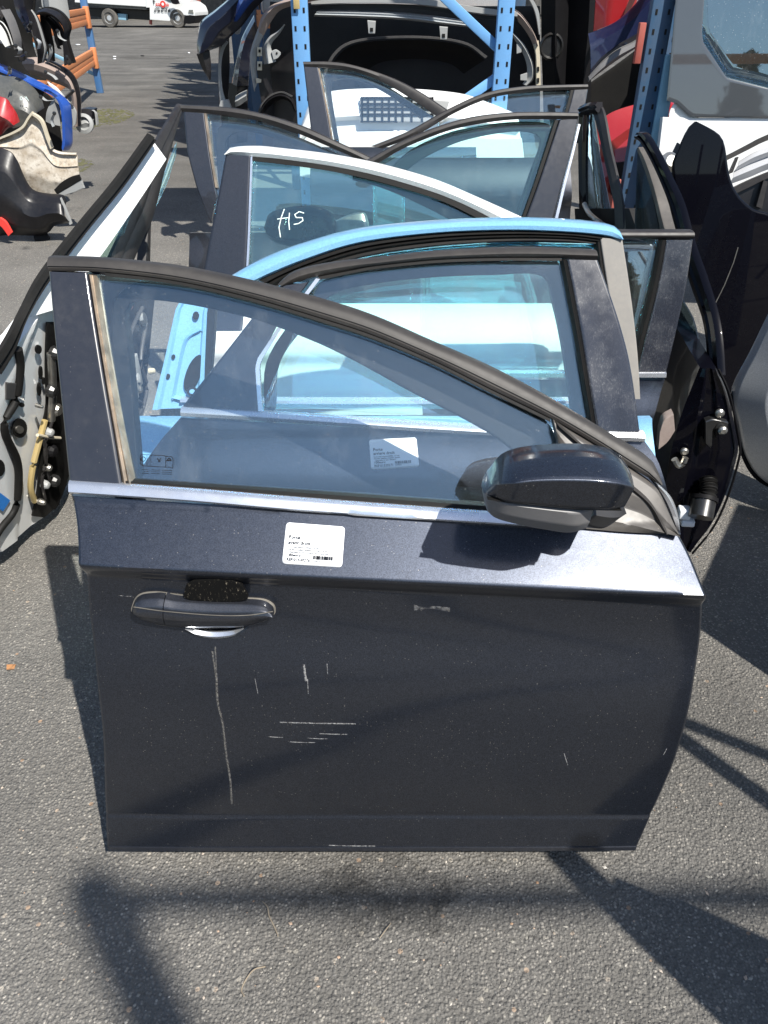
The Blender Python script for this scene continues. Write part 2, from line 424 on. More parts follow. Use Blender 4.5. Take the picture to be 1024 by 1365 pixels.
# ------------------------------------------------------------------ the setting
def sheet_ground():
    o = mesh('ground', [(-150, -60, 0), (150, -60, 0), (150, 160, 0), (-150, 160, 0)], [(0, 1, 2, 3)], 'asphalt', recalc=False)
    o['kind'] = 'structure'
sheet_ground()
def grit():
    """loose stones and chips proud of the asphalt near the camera"""
    b = NB('grit'); oi = b.n('ShaderNodeNewGeometry').outputs['Random Per Island']
    b.done(b.bsdf(b.ramp(oi, [(0., (.09, .088, .084)), (.5, (.17, .16, .145)), (.88, (.25, .235, .20)), (.97, (.44, .41, .36)), (1., (.36, .22, .13))]), .85))
    vs = []; fs = []
    base = [Vector(v) for v in ((1,0,0),(-1,0,0),(0,1,0),(0,-1,0),(0,0,1),(0,0,-1))]
    tr = [(0,2,4),(2,1,4),(1,3,4),(3,0,4),(2,0,5),(1,2,5),(3,1,5),(0,3,5)]
    for i in range(26000):
        y = .45 + 3.2 * random.random() ** 1.7; hw = .75 + .55 * y
        x = random.uniform(-hw, hw); r_ = .0011 + .0026 * random.random() ** 3
        if random.random() < .012: r_ *= 1.7
        a = random.random() * 6.28; k = len(vs); ca, sa = math.cos(a), math.sin(a)
        e = (random.uniform(.7, 1.5), random.uniform(.6, 1.1), random.uniform(.3, .65))
        for v in base:
            p = Vector((v.x * e[0] * r_ * random.uniform(.8, 1.2), v.y * e[1] * r_ * random.uniform(.8, 1.2), v.z * e[2] * r_))
            vs.append((x + p.x * ca - p.y * sa, y + p.x * sa + p.y * ca, p.z + r_ * .12))
        fs += [tuple(k + q for q in t) for t in tr]
    o = mesh('gravel', vs, fs, 'grit', recalc=False, sharp=None); o['kind'] = 'stuff'
    o['label'] = 'small loose stone chips scattered over the worn asphalt'; o['category'] = 'gravel'
    for p in o.data.polygons: p.use_smooth = False
grit()
def moss():
    vs = []; fs = []
    for cx_, cy_, rx, ry, nn in ((-4.0, 11.6, .55, 1.0, 900), (-3.1, 8.0, .2, .6, 300)):
        for i in range(nn):
            a = random.random() * 6.28; r_ = random.random() ** .6
            x = cx_ + math.cos(a) * rx * r_; y = cy_ + math.sin(a) * ry * r_; s = random.uniform(.01, .035); k = len(vs)
            vs += [(x - s, y, .002), (x + s, y - s * .3, .002), (x + s * .2, y + s, .002), (x, y, s * .5)]
            fs += [(0+k, 1+k, 3+k), (1+k, 2+k, 3+k), (2+k, 0+k, 3+k), (2+k, 1+k, k)]
    o = mesh('moss_patch', vs, fs, 'moss_green', recalc=False); o['kind'] = 'stuff'; o['label'] = 'low green moss on the asphalt beside the far rack'; o['category'] = 'moss'
moss()

def off(f, d): return lambda u, v: f(u, v) + d
# ------------------------------------------------------------------ FRONT DOOR (nearest)
bt = ground_at(495, 1133)
FA = Fr((0, bt.y, 0), 0, 12)
vbA = FA.hit((400, 683))[1]
vcA = FA.hit((500, 776), .072)[1]
print('doorA Y', bt.y, 'belt v', vbA, 'crease', vcA)
vsA = FA.hit((495, 1084), .04)[1]; tumA = math.tan(R(20))
def dents(u, v):
    return 0.0
hc = FA.hit((285, 822), .052); 
def WA(u, v):
    vc = vcA - u * .055 + .004
    vb = vbA - u * .03
    if v > vb:
        return .004 - tumA * (v - vb) - .10 * (v - vb) ** 2
    if v > vc:
        t = (v - vc) / (vb - vc)
        return .072 - .066 * (t ** .95)
    d = vc - v
    t = min(1., d / .036); t = t * t * (3 - 2 * t)
    w = .072 - .018 * t - .012 * math.exp(-((d - .10) / .09) ** 2) * t
    x = v / vc; w -= .030 * max(0., 1 - x / .45) ** 2
    if v < vsA: w += .030 * (max(0., 1 - v / (vc * .45)) ** 2 - max(0., 1 - vsA / (vc * .45)) ** 2) + .0018 * min(1., (vsA - v) / .006) + .06 * (vsA - v)
    w -= .10 * max(0, u - .40) ** 2 + .06 * max(0, -.35 - u) ** 2
    # dished cup behind the handle
    ex, ey = (u - hc[0]) / .062, (v - hc[1]) / .042; r2 = ex * ex + ey * ey
    if r2 < 1: w -= .024 * (1 - r2) ** .6
    return w
A = thing('car_door', 'dark blue-grey front door closest to the camera with door mirror and price label', 'car door', FA, 'scrapped car doors standing in a row')
LA = [(143, 1133), (141, 1083), (139, 1030), (137, 980), (131, 925), (126, 870), (119, 815), (111, 762), (103, 710), (95, 661)]
RA = [(848, 1133), (868, 1086), (885, 1050), (902, 1008), (917, 955), (926, 905), (934, 850), (939, 803), (930, 765), (917, 735), (904, 711)]
band('body_panel', 'blue_grey_paint', A, FA, LA, RA, WA, [(0, -.003), (.004, 0), (.996, 0), (1, -.003)], .022, 190, 220, sharp=50)
# inner shell behind the outer skin
uL, uR = FA.hit((143, 1133))[0], FA.hit((905, 1000))[0]
band('inner_panel', 'black_plastic', A, FA, [(p[0] + .03, p[1] + (.03 if i == 0 else 0)) for i, p in enumerate(FA.L(LA[:-1], .02))], [(uR - .16, .03), (uR - .07, .2), (uR - .05, vbA - .12), (uR - .08, vbA - .05)], -.0, [(0, -.012), (.1, 0), (.9, 0), (1, -.012)], .09, 14, px=False)
band('bottom_hem', 'blue_grey_paint_plain', A, FA, [(145, 1129), (400, 1130), (650, 1130), (849, 1129)], [(144, 1134), (400, 1134.5), (650, 1134.5), (847, 1134)], off(WA, .002), None, .008, 40, smooth=False)
# window frame
oA = [(63, 342), (140, 345), (238, 356), (335, 376), (433, 402), (500, 424), (578, 458), (656, 492), (734, 533), (812, 579), (860, 608), (876, 622), (884, 644)]
iA = [(64, 362), (140, 364), (238, 376), (335, 398), (433, 427), (500, 449), (578, 482), (656, 521), (734, 559), (793, 593), (840, 624), (868, 640), (881, 648)]
band('window_frame', 'weathered_trim', A, FA, oA, iA, off(WA, .008), [(0, -.012), (.07, -.004), (.3, .0015), (.62, .0015), (.66, -.001), (.72, -.001), (.76, .001), (.93, -.002), (1, -.010)], .03, 70)
band('rubber_seal', 'rubber', A, FA, [(x, y - 1) for x, y in iA[1:-4]], [(x, y + 4) for x, y in iA[1:-4]], off(WA, .004), None, .02, 50)
band('pillar_cover', 'black_gloss_panel', A, FA, [(65, 362), (71, 430), (79, 510), (86, 580), (92, 641)], [(116, 364), (126, 430), (139, 510), (151, 580), (162, 646)], off(WA, .005), None, .02, 30)
band('divider_strip', 'bronze_trim', A, FA, [(117, 366), (127, 430), (140, 510), (152, 580), (163, 646)], [(127, 368), (136, 430), (150, 510), (163, 580), (177, 648)], off(WA, .004), [(0, -.004), (.25, 0), (.5, -.003), (.75, .0015), (1, -.004)], .02, 30)
gl = [(124, 366), (238, 376), (335, 398), (433, 427), (500, 449), (578, 482), (656, 521), (734, 559), (748, 590)]
gb = [(172, 652), (250, 657), (340, 663), (420, 669), (500, 675), (570, 681), (640, 687), (700, 690), (752, 694)]
band('window_glass', 'window_glass', A, FA, gl, gb, off(WA, -.010), [(0, 0), (1, 0)], .004, 60, 24, sharp=None)
ig = [(150, 640), (150, 420), (158, 392), (185, 375), (238, 376), (335, 398), (433, 427), (500, 449), (578, 482), (656, 521), (722, 556), (745, 600), (740, 690)]
ig2 = [(186, 640), (172, 470), (166, 425), (180, 402), (238, 404), (335, 425), (410, 452), (470, 480), (550, 524), (620, 560), (672, 592), (690, 620), (690, 690)]
WI = off(WA, -.045)
band('inner_frame', 'black_plastic', A, FA, ig, ig2, WI, None, .03, 70)
band('belt_seal', 'rubber', A, FA, [(165, 641), (300, 650), (450, 660), (600, 671), (700, 678)], [(165, 648), (300, 658), (450, 668), (600, 680), (700, 686)], off(WA, .003), None, .02, 30)
band('chrome_strip', 'brushed_trim', A, FA, [(91, 641), (240, 651), (400, 664), (560, 676), (660, 683), (760, 693)], [(93, 659), (240, 669), (400, 683), (560, 694), (660, 700), (762, 706)], off(WA, .010), [(0, -.008), (.07, -.002), (.25, .002), (.75, .004), (.93, 0), (1, -.008)], .016, 60)
sail = band('mirror_sail', 'sail_plastic', A, FA, [(738, 560), (760, 575), (793, 595), (840, 626), (872, 648), (884, 664), (906, 713)], [(748, 606), (745, 640), (740, 670), (735, 702), (780, 706), (840, 711), (905, 714)], off(WA, .012), [(0, -.006), (.05, 0), (.3, .004), (.55, 0), (.8, .006), (1, -.004)], .03, 50, 16)
band('sail_ridge', 'weathered_trim', A, FA, [(742, 563), (790, 603), (830, 635), (870, 668), (893, 712)], [(747, 572), (785, 607), (824, 642), (862, 676), (884, 712)], off(WA, .017), [(0, -.006), (.5, .004), (1, -.006)], .015, 30)
band('chrome_strip', 'brushed_trim', A, FA, [(868, 640), (884, 660), (896, 685), (905, 712)], [(880, 648), (896, 664), (905, 688), (908, 711)], off(WA, -.004), [(0, -.002), (.5, .003), (1, -.004)], .03, 20)
# mirror
mir = thing('m', '', '', None); bpy.data.objects.remove(mir)
WM = lambda u, v: .145
mcap = band('mirror_housing', 'blue_grey_paint', A, FA,
    [(655, 624), (664, 612), (680, 603), (708, 597), (750, 594), (786, 595), (812, 600), (826, 607), (833, 615)],
    [(647, 664), (662, 666), (676, 668), (694, 670), (715, 672), (742, 675), (768, 677), (792, 678), (814, 679), (831, 678)],
    WM, [(0, -.02), (.03, .006), (.08, .024), (.14, .038), (.22, .053), (.28, .062), (.33, .0665), (.37, .067), (.42, .066), (.6, .0625), (.9, .056), (.97, .052), (1, .046)], .05, 60, 40, pw=(.135, .188),
    taper=lambda t: (.5 + .5 * math.sin(math.pi / 2 * min(1, t / .22)) ** .7) * (1 - .18 * max(0, (t - .75) / .25) ** 2), back=lambda s: .045 * math.sin(math.pi * (.1 + s * .8)), sharp=60)
mlow = band('mirror_base', 'grey_plastic', mcap, FA,
    [(648, 663), (670, 667), (700, 671), (742, 676), (770, 679), (794, 681)], [(647, 674), (656, 690), (690, 701), (725, 708), (755, 712), (778, 707)],
    WM, [(0, .044), (.08, .047), (.5, .034), (.85, .010), (1, -.02)], .05, 40, 14, pw=(.188, .14),
    taper=lambda t: (.5 + .5 * math.sin(math.pi / 2 * min(1, t / .22)) ** .7) * (1 - .35 * max(0, (t - .75) / .25) ** 2), back=lambda s: .04 * math.sin(math.pi * (.1 + s * .8)), sharp=60)
band('mirror_arm', 'dark_grey_plastic', mcap, FA, [(792, 680), (822, 683), (834, 679)], [(768, 714), (797, 722), (822, 702)], lambda u, v: .085, [(0, .03), (.1, .045), (.6, .03), (1, -.02)], .14, 16, 10, sharp=60, pw=.12)
band('housing_seam', 'rubber', mcap, FA, [(650, 664), (676, 668), (715, 672), (768, 677), (828, 679)], [(650, 665.4), (676, 669.4), (715, 673.4), (768, 678.4), (828, 680.4)], lambda u, v: .145 + .047, None, .01, 24, pw=.19)
# handle
hu = [(176, 812), (180, 800), (190, 793), (210, 791), (240, 795), (280, 798), (320, 799), (350, 801), (363, 808), (366, 815)]
hl = [(176, 814), (184, 822), (198, 829), (218, 834), (250, 837), (285, 837), (320, 836), (345, 830), (360, 823), (366, 816)]
hprof = [(0, .0), (.08, .010), (.25, .018), (.45, .020), (.53, .0195), (.6, .0185), (.85, .010), (1, .001)]
band('handle_rim', 'rim_dust', A, FA, [(x + (270 - x) * -.012, y - 1.0) for x, y in hu], [(x + (270 - x) * -.012, y + 1.2) for x, y in hl], off(WA, .0012) if 0 else (lambda u, v: WA(u, hc[1] + .045 if abs(u - hc[0]) < .07 and v > hc[1] - .045 else v) * 0 + .0495), None, .008, 50)
hd = band('handle', 'blue_grey_paint_plain', A, FA, [(222, 792), (240, 795), (280, 798), (320, 799), (350, 801), (363, 808), (366, 815)], [(222, 834), (250, 837), (285, 837), (320, 836), (345, 830), (360, 823), (366, 816)], lambda u, v: .051, hprof, .016, 40, 14, sharp=60)
band('handle_cap', 'blue_grey_paint_plain', A, FA, [(177, 812), (180, 800), (190, 793), (210, 791), (221, 792)], [(177, 814), (184, 822), (198, 829), (210, 832), (221, 833.5)], lambda u, v: .051, hprof, .016, 24, 14, taper=lambda t: min(1, .3 + t * 2), sharp=60)
band('handle_seam', 'rim_dust', hd, FA, [(178, 809), (222, 815), (285, 820), (330, 820), (364, 815)], [(178, 809.5), (222, 815.5), (285, 820.5), (330, 820.5), (364, 815.5)], lambda u, v: .0716, None, .002, 30, pw=.071)
band('scuffed_gasket', 'scuffed_black', A, FA, [(245, 793), (248, 780), (258, 774), (285, 771), (310, 773), (322, 779), (331, 795)], [(246, 797), (255, 801), (270, 802), (290, 803), (310, 803), (322, 802), (330, 799)], lambda u, v: .058, None, .006, 24, smooth=False)
band('handle_cup_trim', 'brushed_trim', A, FA, [(246, 836), (262, 841), (285, 844), (310, 842), (326, 836)], [(248, 840), (262, 848), (285, 852), (310, 849), (324, 840)], lambda u, v: .050, [(0, -.003), (.5, .002), (1, -.002)], .008, 24)
# scratches and runs of dirt on the paint
def scratch(pts, wpx, mat='scuff', nm='scratch_mark'):
    a = [(x, y - wpx / 2) for x, y in pts]; b_ = [(x + (wpx * .3), y + wpx / 2) for x, y in pts]
    if abs(pts[-1][0] - pts[0][0]) < abs(pts[-1][1] - pts[0][1]): a = [(x - wpx / 2, y) for x, y in pts]; b_ = [(x + wpx / 2, y) for x, y in pts]
    return band(nm, mat, A, FA, a, b_, off(WA, .0005), [(0, 0), (1, 0)], .0004, 24, sharp=None)
for i, (x0, y0, x1, y1, ww) in enumerate([(373, 963, 474, 965, 1.5), (357, 982, 377, 983, .7), (386, 989, 420, 990, .7), (410, 984, 437, 985, .8), (425, 978, 463, 979, .9), (752, 1004, 757, 1020, .9), (437, 1127, 500, 1128, 1.1), (884, 1007, 889, 998, .8), (160, 794, 175, 795, .7), (405, 886, 408, 908, 3.0), (410, 905, 411, 925, 1.2), (340, 905, 344, 925, .6), (436, 885, 437, 900, .8)]):
    scratch([(x0, y0), ((x0 + x1) / 2, (y0 + y1) / 2 + .3), (x1, y1)], ww, 'scratch_film')
scratch([(283, 868), (288, 900), (290, 935), (297, 965), (301, 1000), (307, 1040), (309, 1072)], 2.6, 'drip_film', 'drip_streak')
scratch([(287, 862), (289, 905), (291, 940)], 2.0, 'drip_film', 'drip_streak')
def smear(a, b_, mat='dust_film', nm='dust_smear'):
    return band(nm, mat, A, FA, a, b_, off(WA, .0006), [(0, 0), (1, 0)], .0004, 24, 8, sharp=None)
smear([(552, 806), (566, 810), (580, 808), (600, 810)], [(552, 814), (566, 812), (580, 812), (600, 816)])

# labels with print
def price_label(door, fr, Wf, corners, lines, refl='paper'):
    """corners px: tl, tr, br, bl"""
    tl, tr, br, bl = [fr.hit(c, Wf) for c in corners]
    rnd = .06
    def cor(a, b_, t): return (a[0] + (b_[0] - a[0]) * t, a[1] + (b_[1] - a[1]) * t)
    top = [cor(bl, tl, .93), cor(cor(bl, tl, .98), cor(br, tr, .98), .015), cor(tl, tr, .04), cor(tl, tr, .5), cor(tl, tr, .96), cor(cor(bl, tl, .98), cor(br, tr, .98), .985), cor(br, tr, .93)]
    bot = [cor(bl, tl, .07), cor(cor(bl, tl, .02), cor(br, tr, .02), .015), cor(bl, br, .04), cor(bl, br, .5), cor(bl, br, .96), cor(cor(bl, tl, .02), cor(br, tr, .02), .985), cor(br, tr, .07)]
    lab = band('price_label', 'paper', door, fr, top, bot, off(Wf, .0012), [(0, 0), (1, 0)], .001, 30, 10, px=False, smooth=False, sharp=None)
    wd = math.dist(bl, br); ht = math.dist(bl, tl)
    cu, cv = (bl[0] + br[0]) / 2, (bl[1] + tl[1]) / 2
    g = .002; P0 = Vector((bl[0], -Wf(*bl) - g, bl[1])); PU = Vector((br[0], -Wf(*br) - g, br[1])) - P0; PV = Vector((tl[0], -Wf(*tl) - g, tl[1])) - P0
    ex = PU.normalized(); ey = (PV - ex * PV.dot(ex)).normalized(); ez = ex.cross(ey)
    for s, x, y, sz in lines:
        M = Matrix((ex, ey, ez)).transposed().to_4x4(); M.translation = P0 + PU * x + PV * y + ez * .0009
        t = text('lettering', s, sz * ht, 'ink', lab, M, .0001)
    vs = []; fs = []; x = .50; rr = random.Random(3)
    while x < .84:
        w_ = rr.choice([.004, .007, .011]); k = len(vs)
        for (xx, yy) in ((x, .155), (x + w_, .155), (x + w_, .245), (x, .245)):
            for dz in (.0003, .0012): vs.append(P0 + PU * xx + PV * yy + ez * dz)
        fs += [(k+1, k+3, k+5, k+7), (k, k+2, k+3, k+1), (k+2, k+4, k+5, k+3), (k+4, k+6, k+7, k+5), (k+6, k, k+1, k+7)]
        x += w_ + rr.choice([.004, .006, .010])
    o = mesh('barcode', vs, fs, 'ink', lab); o['kind'] = 'stuff'
    return lab
price_label(A, FA, WA, [(382, 696), (460, 702), (456, 756), (376, 751)],
  [('Porte', .07, .62, .15), ('avant droit', .07, .49, .15), ('Ford s-max titanium [2006] - 2.0 tdci', .07, .405, .062), ('Gris bleu metallise complete avec retro - argent', .07, .345, .062), ('Disponible sur site - livraison par transporteur', .10, .285, .062), ('180euro', .07, .20, .12), ('REF:01530276', .07, .09, .12), ('01530276', .50, .10, .06)])
# etched glass marking lower left of the window
def ribbon_px(name, mat, parent, fr, Wf, pts, wpx, closed=False, thick=.0006):
    if closed: pts = pts + [pts[0]]
    vs = []; fs = []
    for (x0, y0), (x1, y1) in zip(pts, pts[1:]):
        L_ = math.hypot(x1 - x0, y1 - y0) or 1; nx, ny = -(y1 - y0) / L_ * wpx / 2, (x1 - x0) / L_ * wpx / 2; k = len(vs)
        ex_, ey_ = (x1 - x0) / L_ * wpx * .3, (y1 - y0) / L_ * wpx * .3
        for (x, y) in ((x0 + nx - ex_, y0 + ny - ey_), (x1 + nx + ex_, y1 + ny + ey_), (x1 - nx + ex_, y1 - ny + ey_), (x0 - nx - ex_, y0 - ny - ey_)):
            u, v = fr.hit((x, y), Wf); w = Wf(u, v)
            vs += [(u, -w, v), (u, -w + thick, v)]
        fs += [(k, k+2, k+4, k+6), (k+1, k+7, k+5, k+3), (k, k+1, k+3, k+2), (k+2, k+3, k+5, k+4), (k+4, k+5, k+7, k+6), (k+6, k+7, k+1, k)]
    return mesh(name, vs, fs, mat, parent, sharp=30)
WE = off(WA, -.0090)
em = ribbon_px('glass_marking', 'ink', A, FA, WE, [(188, 606), (215, 607), (229, 609), (231, 613), (230, 624), (226, 623), (190, 621), (187, 618), (187, 609)], .6, True)
ribbon_px('marking_line', 'ink', em, FA, WE, [(221, 608), (221, 622)], .6)
ribbon_px('marking_line', 'ink', em, FA, WE, [(196, 607), (196, 621)], .5)
ribbon_px('marking_line', 'ink', em, FA, WE, [(200, 607), (200, 621)], .4)
ribbon_px('marking_symbol', 'ink', em, FA, WE, [(191 + 3 * math.cos(a * .7), 612 + 3 * math.sin(a * .7)) for a in range(10)], .8)
ribbon_px('marking_symbol', 'ink', em, FA, WE, [(222.5, 614), (228, 614), (225.2, 610.5)], 1.1, True)
ribbon_px('marking_symbol', 'ink', em, FA, WE, [(210, 611), (212, 616), (214, 611)], 1.0)
for y in (626, 628.5, 631):
    ribbon_px('marking_print', 'ink', em, FA, WE, [(188 + random.random() * 4, y), (198, y + .3)], .5); ribbon_px('marking_print', 'ink', em, FA, WE, [(202, y + .4), (213, y + .7)], .4); ribbon_px('marking_print', 'ink', em, FA, WE, [(216, y + .8), (229, y + 1.2)], .5)

# ------------------------------------------------------------------ the other doors
def mkW(vb, tum, w0=.012, bulge=.035, vtop=None):
    tt = math.tan(R(tum)); f = cubprof([(0, -.01), (.07, .010), (.5, bulge * .8), (.76, bulge), (.82, bulge + .016), (1, w0)])
    def g(u, v):
        if v > vb: return w0 - tt * (v - vb) - .10 * (v - vb) ** 2
        return f(max(0, v) / vb)
    return g
def frame_for(px, Y, vb_px, lean, yaw=0., x=0.):
    fr = Fr((x, Y, 0), yaw, lean); return fr

def simple_body(door, fr, Wf, vb, uL, uR, mat, arch=None, thick=.06, inner='black_plastic'):
    """door skin below the belt from ground contact up; arch = 'L' or 'R' side cut for the wheel"""
    L_ = [(uL + .03, 0.), (uL + .01, vb * .3), (uL, vb * .7), (uL + .01, vb)]
    R_ = [(uR - .05, 0.), (uR - .01, vb * .3), (uR, vb * .7), (uR - .02, vb)]
    if arch == 'L': L_ = [(uL + .34, 0.), (uL + .30, vb * .15), (uL + .20, vb * .42), (uL + .05, vb * .62), (uL, vb * .8), (uL + .01, vb)]
    if arch == 'R': R_ = [(uR - .34, 0.), (uR - .30, vb * .15), (uR - .20, vb * .42), (uR - .05, vb * .62), (uR, vb * .8), (uR - .01, vb)]
    band('body_panel', mat, door, fr, L_, R_, Wf, None, .02, 60, 12, px=False)
    sh = lambda P, d: [(p[0] + d, min(max(p[1], .03), vb - .02)) for p in P]
    band('inner_panel', inner, door, fr, sh(L_, .03), sh(R_, -.04), lambda u, v: -.012, None, thick, 20, px=False)

G = 'scrapped car doors standing in a row'
# ---- B: rear door of the same car
FB = Fr((0, 1.30, 0), 0, 9)
vb = FB.hit((500, 570))[1]; print('B belt', vb)
WB = mkW(vb, 17)
Bd = thing('car_door', 'dark blue-grey rear door with price label, seen through the window of the nearest door', 'car door', FB, G)
band('window_frame', 'weathered_trim', Bd, FB, [(370, 380), (386, 366), (412, 357), (452, 350), (500, 345), (559, 338), (617, 334), (695, 331), (796, 334)], [(380, 382), (400, 375), (424, 369), (472, 360), (500, 356), (578, 348), (656, 345), (734, 345), (798, 347)], off(WB, .008), [(0, -.01), (.1, -.002), (.5, .002), (.7, -.001), (1, -.008)], .03, 50)
band('rubber_seal', 'rubber', Bd, FB, [(424, 369), (472, 360), (500, 355), (578, 347), (656, 344), (748, 344)], [(427, 373), (472, 364), (500, 359), (578, 351), (656, 348), (750, 348)], off(WB, .003), None, .02, 40)
band('pillar_cover', 'scratched_gloss_panel', Bd, FB, [(756, 346), (766, 395), (776, 450), (786, 512), (796, 573)], [(797, 347), (812, 388), (828, 437), (841, 490), (853, 575)], off(WB, .006), None, .02, 30)
band('rubber_seal', 'rubber', Bd, FB, [(748, 347), (757, 395), (767, 450), (777, 512), (787, 570)], [(755, 346), (765, 395), (775, 450), (785, 512), (795, 573)], off(WB, .005), [(0, -.004), (.4, .003), (.6, -.001), (1, .001)], .02, 30)
band('quarter_panel', 'blue_grey_paint_plain', Bd, FB, [(371, 382), (333, 428), (288, 486), (241, 545)], [(412, 376), (372, 430), (344, 482), (345, 549)], off(WB, .004), None, .025, 24, smooth=False)
band('divider_strip', 'brushed_trim', Bd, FB, [(421, 371), (396, 404), (368, 440), (343, 478), (340, 490), (344, 548)], [(427, 372), (402, 405), (373, 441), (349, 480), (346, 490), (350, 549)], off(WB, .007), None, .012, 40, smooth=False)
band('window_glass', 'window_glass', Bd, FB, [(424, 370), (472, 360), (500, 356), (578, 348), (656, 345), (752, 345)], [(346, 548), (420, 552), (500, 557), (600, 563), (700, 570), (796, 577)], off(WB, -.008), [(0, 0), (1, 0)], .004, 40, 20, sharp=None)
band('inner_frame', 'black_plastic', Bd, FB, [(352, 548), (356, 480), (400, 415), (430, 376), (500, 356), (578, 348), (656, 345), (740, 346), (760, 400), (775, 470), (788, 570)], [(366, 548), (372, 485), (415, 425), (445, 392), (505, 378), (578, 370), (656, 367), (722, 368), (738, 405), (752, 470), (766, 570)], off(WB, -.04), None, .03, 60)
band('chrome_strip', 'brushed_trim', Bd, FB, [(241, 543), (345, 549), (540, 562), (700, 571), (859, 576)], [(241, 556), (345, 562), (540, 575), (700, 584), (860, 590)], off(WB, .010), [(0, -.008), (.1, 0), (.5, .004), (.9, 0), (1, -.008)], .016, 40)
band('body_panel', 'blue_grey_paint', Bd, FB, [(420, 1010), (390, 930), (330, 820), (240, 740), (170, 665), (185, 630), (212, 590), (241, 557)], [(830, 1010), (858, 900), (880, 800), (893, 730), (892, 680), (886, 640), (876, 612), (861, 590)], WB, None, .02, 70, 16, smooth=(True, True))
uL, uR = FB.hit((250, 600))[0], FB.hit((885, 640))[0]
band('inner_panel', 'black_plastic', Bd, FB, [(uL + .3, .03), (uL + .2, vb * .5), (uL + .05, vb - .05)], [(uR - .08, .03), (uR - .04, vb * .5), (uR - .04, vb - .05)], -.012, None, .07, 14, px=False)
hb = FB.hit((478, 655), .04)
band('handle', 'blue_grey_paint_plain', Bd, FB, [(400, 668), (430, 660), (478, 655), (520, 660), (548, 668)], [(400, 670), (430, 678), (478, 682), (520, 678), (548, 670)], lambda u, v: .05, [(0, 0), (.3, .016), (.6, .018), (1, 0)], .01, 20, 8)
price_label(Bd, FB, WB, [(492, 586), (555, 583), (559, 622), (495, 626)],
  [('Porte', .07, .62, .15), ('arriere droit', .07, .49, .15), ('Ford s-max titanium [2006] - 2.0 tdci', .07, .405, .062), ('Gris bleu metallise complete - grande', .07, .345, .062), ('Disponible sur site - livraison', .10, .285, .062), ('100euro', .07, .20, .12), ('REF:01530271', .07, .09, .12), ('01530271', .50, .10, .06)])

# ---- C: sky blue door
FC = Fr((0, 1.50, 0), 0, 8)
vb = FC.hit((865, 556))[1]; print('C belt', vb)
WC = mkW(vb, 14)
Cd = thing('car_door', 'sky blue door with grey primer pillar standing behind the second dark door', 'car door', FC, G)
band('window_frame', 'sky_blue_paint', Cd, FC, [(290, 380), (310, 368), (345, 349), (400, 328), (480, 307), (580, 297), (679, 293), (746, 294), (805, 299), (826, 305), (832, 318)], [(320, 384), (345, 374), (365, 365), (410, 347), (480, 325), (580, 312), (679, 308), (762, 311), (806, 315), (815, 317), (829, 320)], off(WC, .01), [(0, -.016), (.15, -.004), (.5, .003), (.85, 0), (1, -.008)], .04, 60, 10)
band('rubber_seal', 'rubber', Cd, FC, [(345, 374), (365, 365), (410, 346), (480, 324), (580, 311), (679, 307), (762, 310), (806, 315)], [(372, 384), (392, 370), (430, 356), (500, 338), (590, 326), (679, 321), (752, 321), (794, 325)], off(WC, .004), [(0, -.004), (.3, .002), (.45, -.006), (.6, .002), (.8, -.004), (1, -.002)], .03, 50)
band('window_channel', 'black_plastic', Cd, FC, [(392, 372), (430, 357), (500, 339), (590, 327), (679, 322), (752, 322), (794, 326)], [(405, 380), (440, 366), (505, 349), (592, 338), (679, 333), (750, 333), (790, 338)], off(WC, -.03), None, .02, 40)
band('primer_pillar', 'primer_grey', Cd, FC, [(800, 317), (808, 370), (818, 430), (828, 480), (838, 532)], [(830, 319), (838, 370), (846, 430), (851, 480), (854, 532)], off(WC, .004), None, .04, 24)
band('rubber_seal', 'rubber', Cd, FC, [(793, 320), (797, 370), (806, 430), (816, 480), (826, 532)], [(800, 318), (808, 370), (817, 430), (827, 480), (837, 532)], off(WC, .001), [(0, -.006), (.5, .003), (1, -.003)], .03, 24)
band('window_glass', 'green_glass', Cd, FC, [(392, 375), (430, 358), (500, 340), (590, 328), (679, 323), (797, 325)], [(280, 545), (420, 545), (500, 545), (590, 545), (700, 545), (826, 545)], off(WC, -.012), [(0, 0), (1, 0)], .004, 30, 16, sharp=None)
band('belt_strip', 'brushed_trim', Cd, FC, [(240, 530), (400, 532), (600, 532), (840, 532)], [(240, 539), (400, 541), (600, 541), (846, 541)], off(WC, .010), [(0, -.008), (.3, 0), (.7, 0), (1, -.008)], .016, 30)
cq = band('corner_panel', 'sky_blue_paint', Cd, FC, [(252, 380), (235, 412), (220, 480), (204, 545)], [(300, 380), (277, 412), (274, 480), (272, 545)], off(WC, .002), [(0, .006), (.1, .008), (.16, .0), (.5, -.004), (.84, -.004), (.9, .004), (1, .006)], .03, 24, 12, smooth=False)
def disc_px(name, mat, parent, fr, Wf, c, rx, ry, thick=.004, n=18, rot=0):
    pts = []
    for k in range(n):
        a = 2 * math.pi * k / n; x, y = rx * math.cos(a), ry * math.sin(a); pts.append((c[0] + x * math.cos(rot) - y * math.sin(rot), c[1] + x * math.sin(rot) + y * math.cos(rot)))
    vs = []
    for p in pts:
        u, v = fr.hit(p, Wf); w = Wf(u, v) if callable(Wf) else Wf; vs.append((u, -w, v))
    for v in list(vs): vs.append((v[0], v[1] + thick, v[2]))
    fs = [tuple(range(n)), tuple(range(2 * n - 1, n - 1, -1))] + [(k, n + k, n + (k + 1) % n, (k + 1) % n) for k in range(n)]
    return mesh(name, vs, fs, mat, parent)
WQ = off(WC, .006)
band('stamped_rib', 'sky_blue_paint', cq, FC, [(228, 532), (235, 495), (243, 458), (251, 446), (266, 438)], [(232, 534), (239, 497), (247, 462), (254, 450), (268, 442)], off(WC, .007), [(0, -.006), (.5, .002), (1, -.006)], .008, 24)
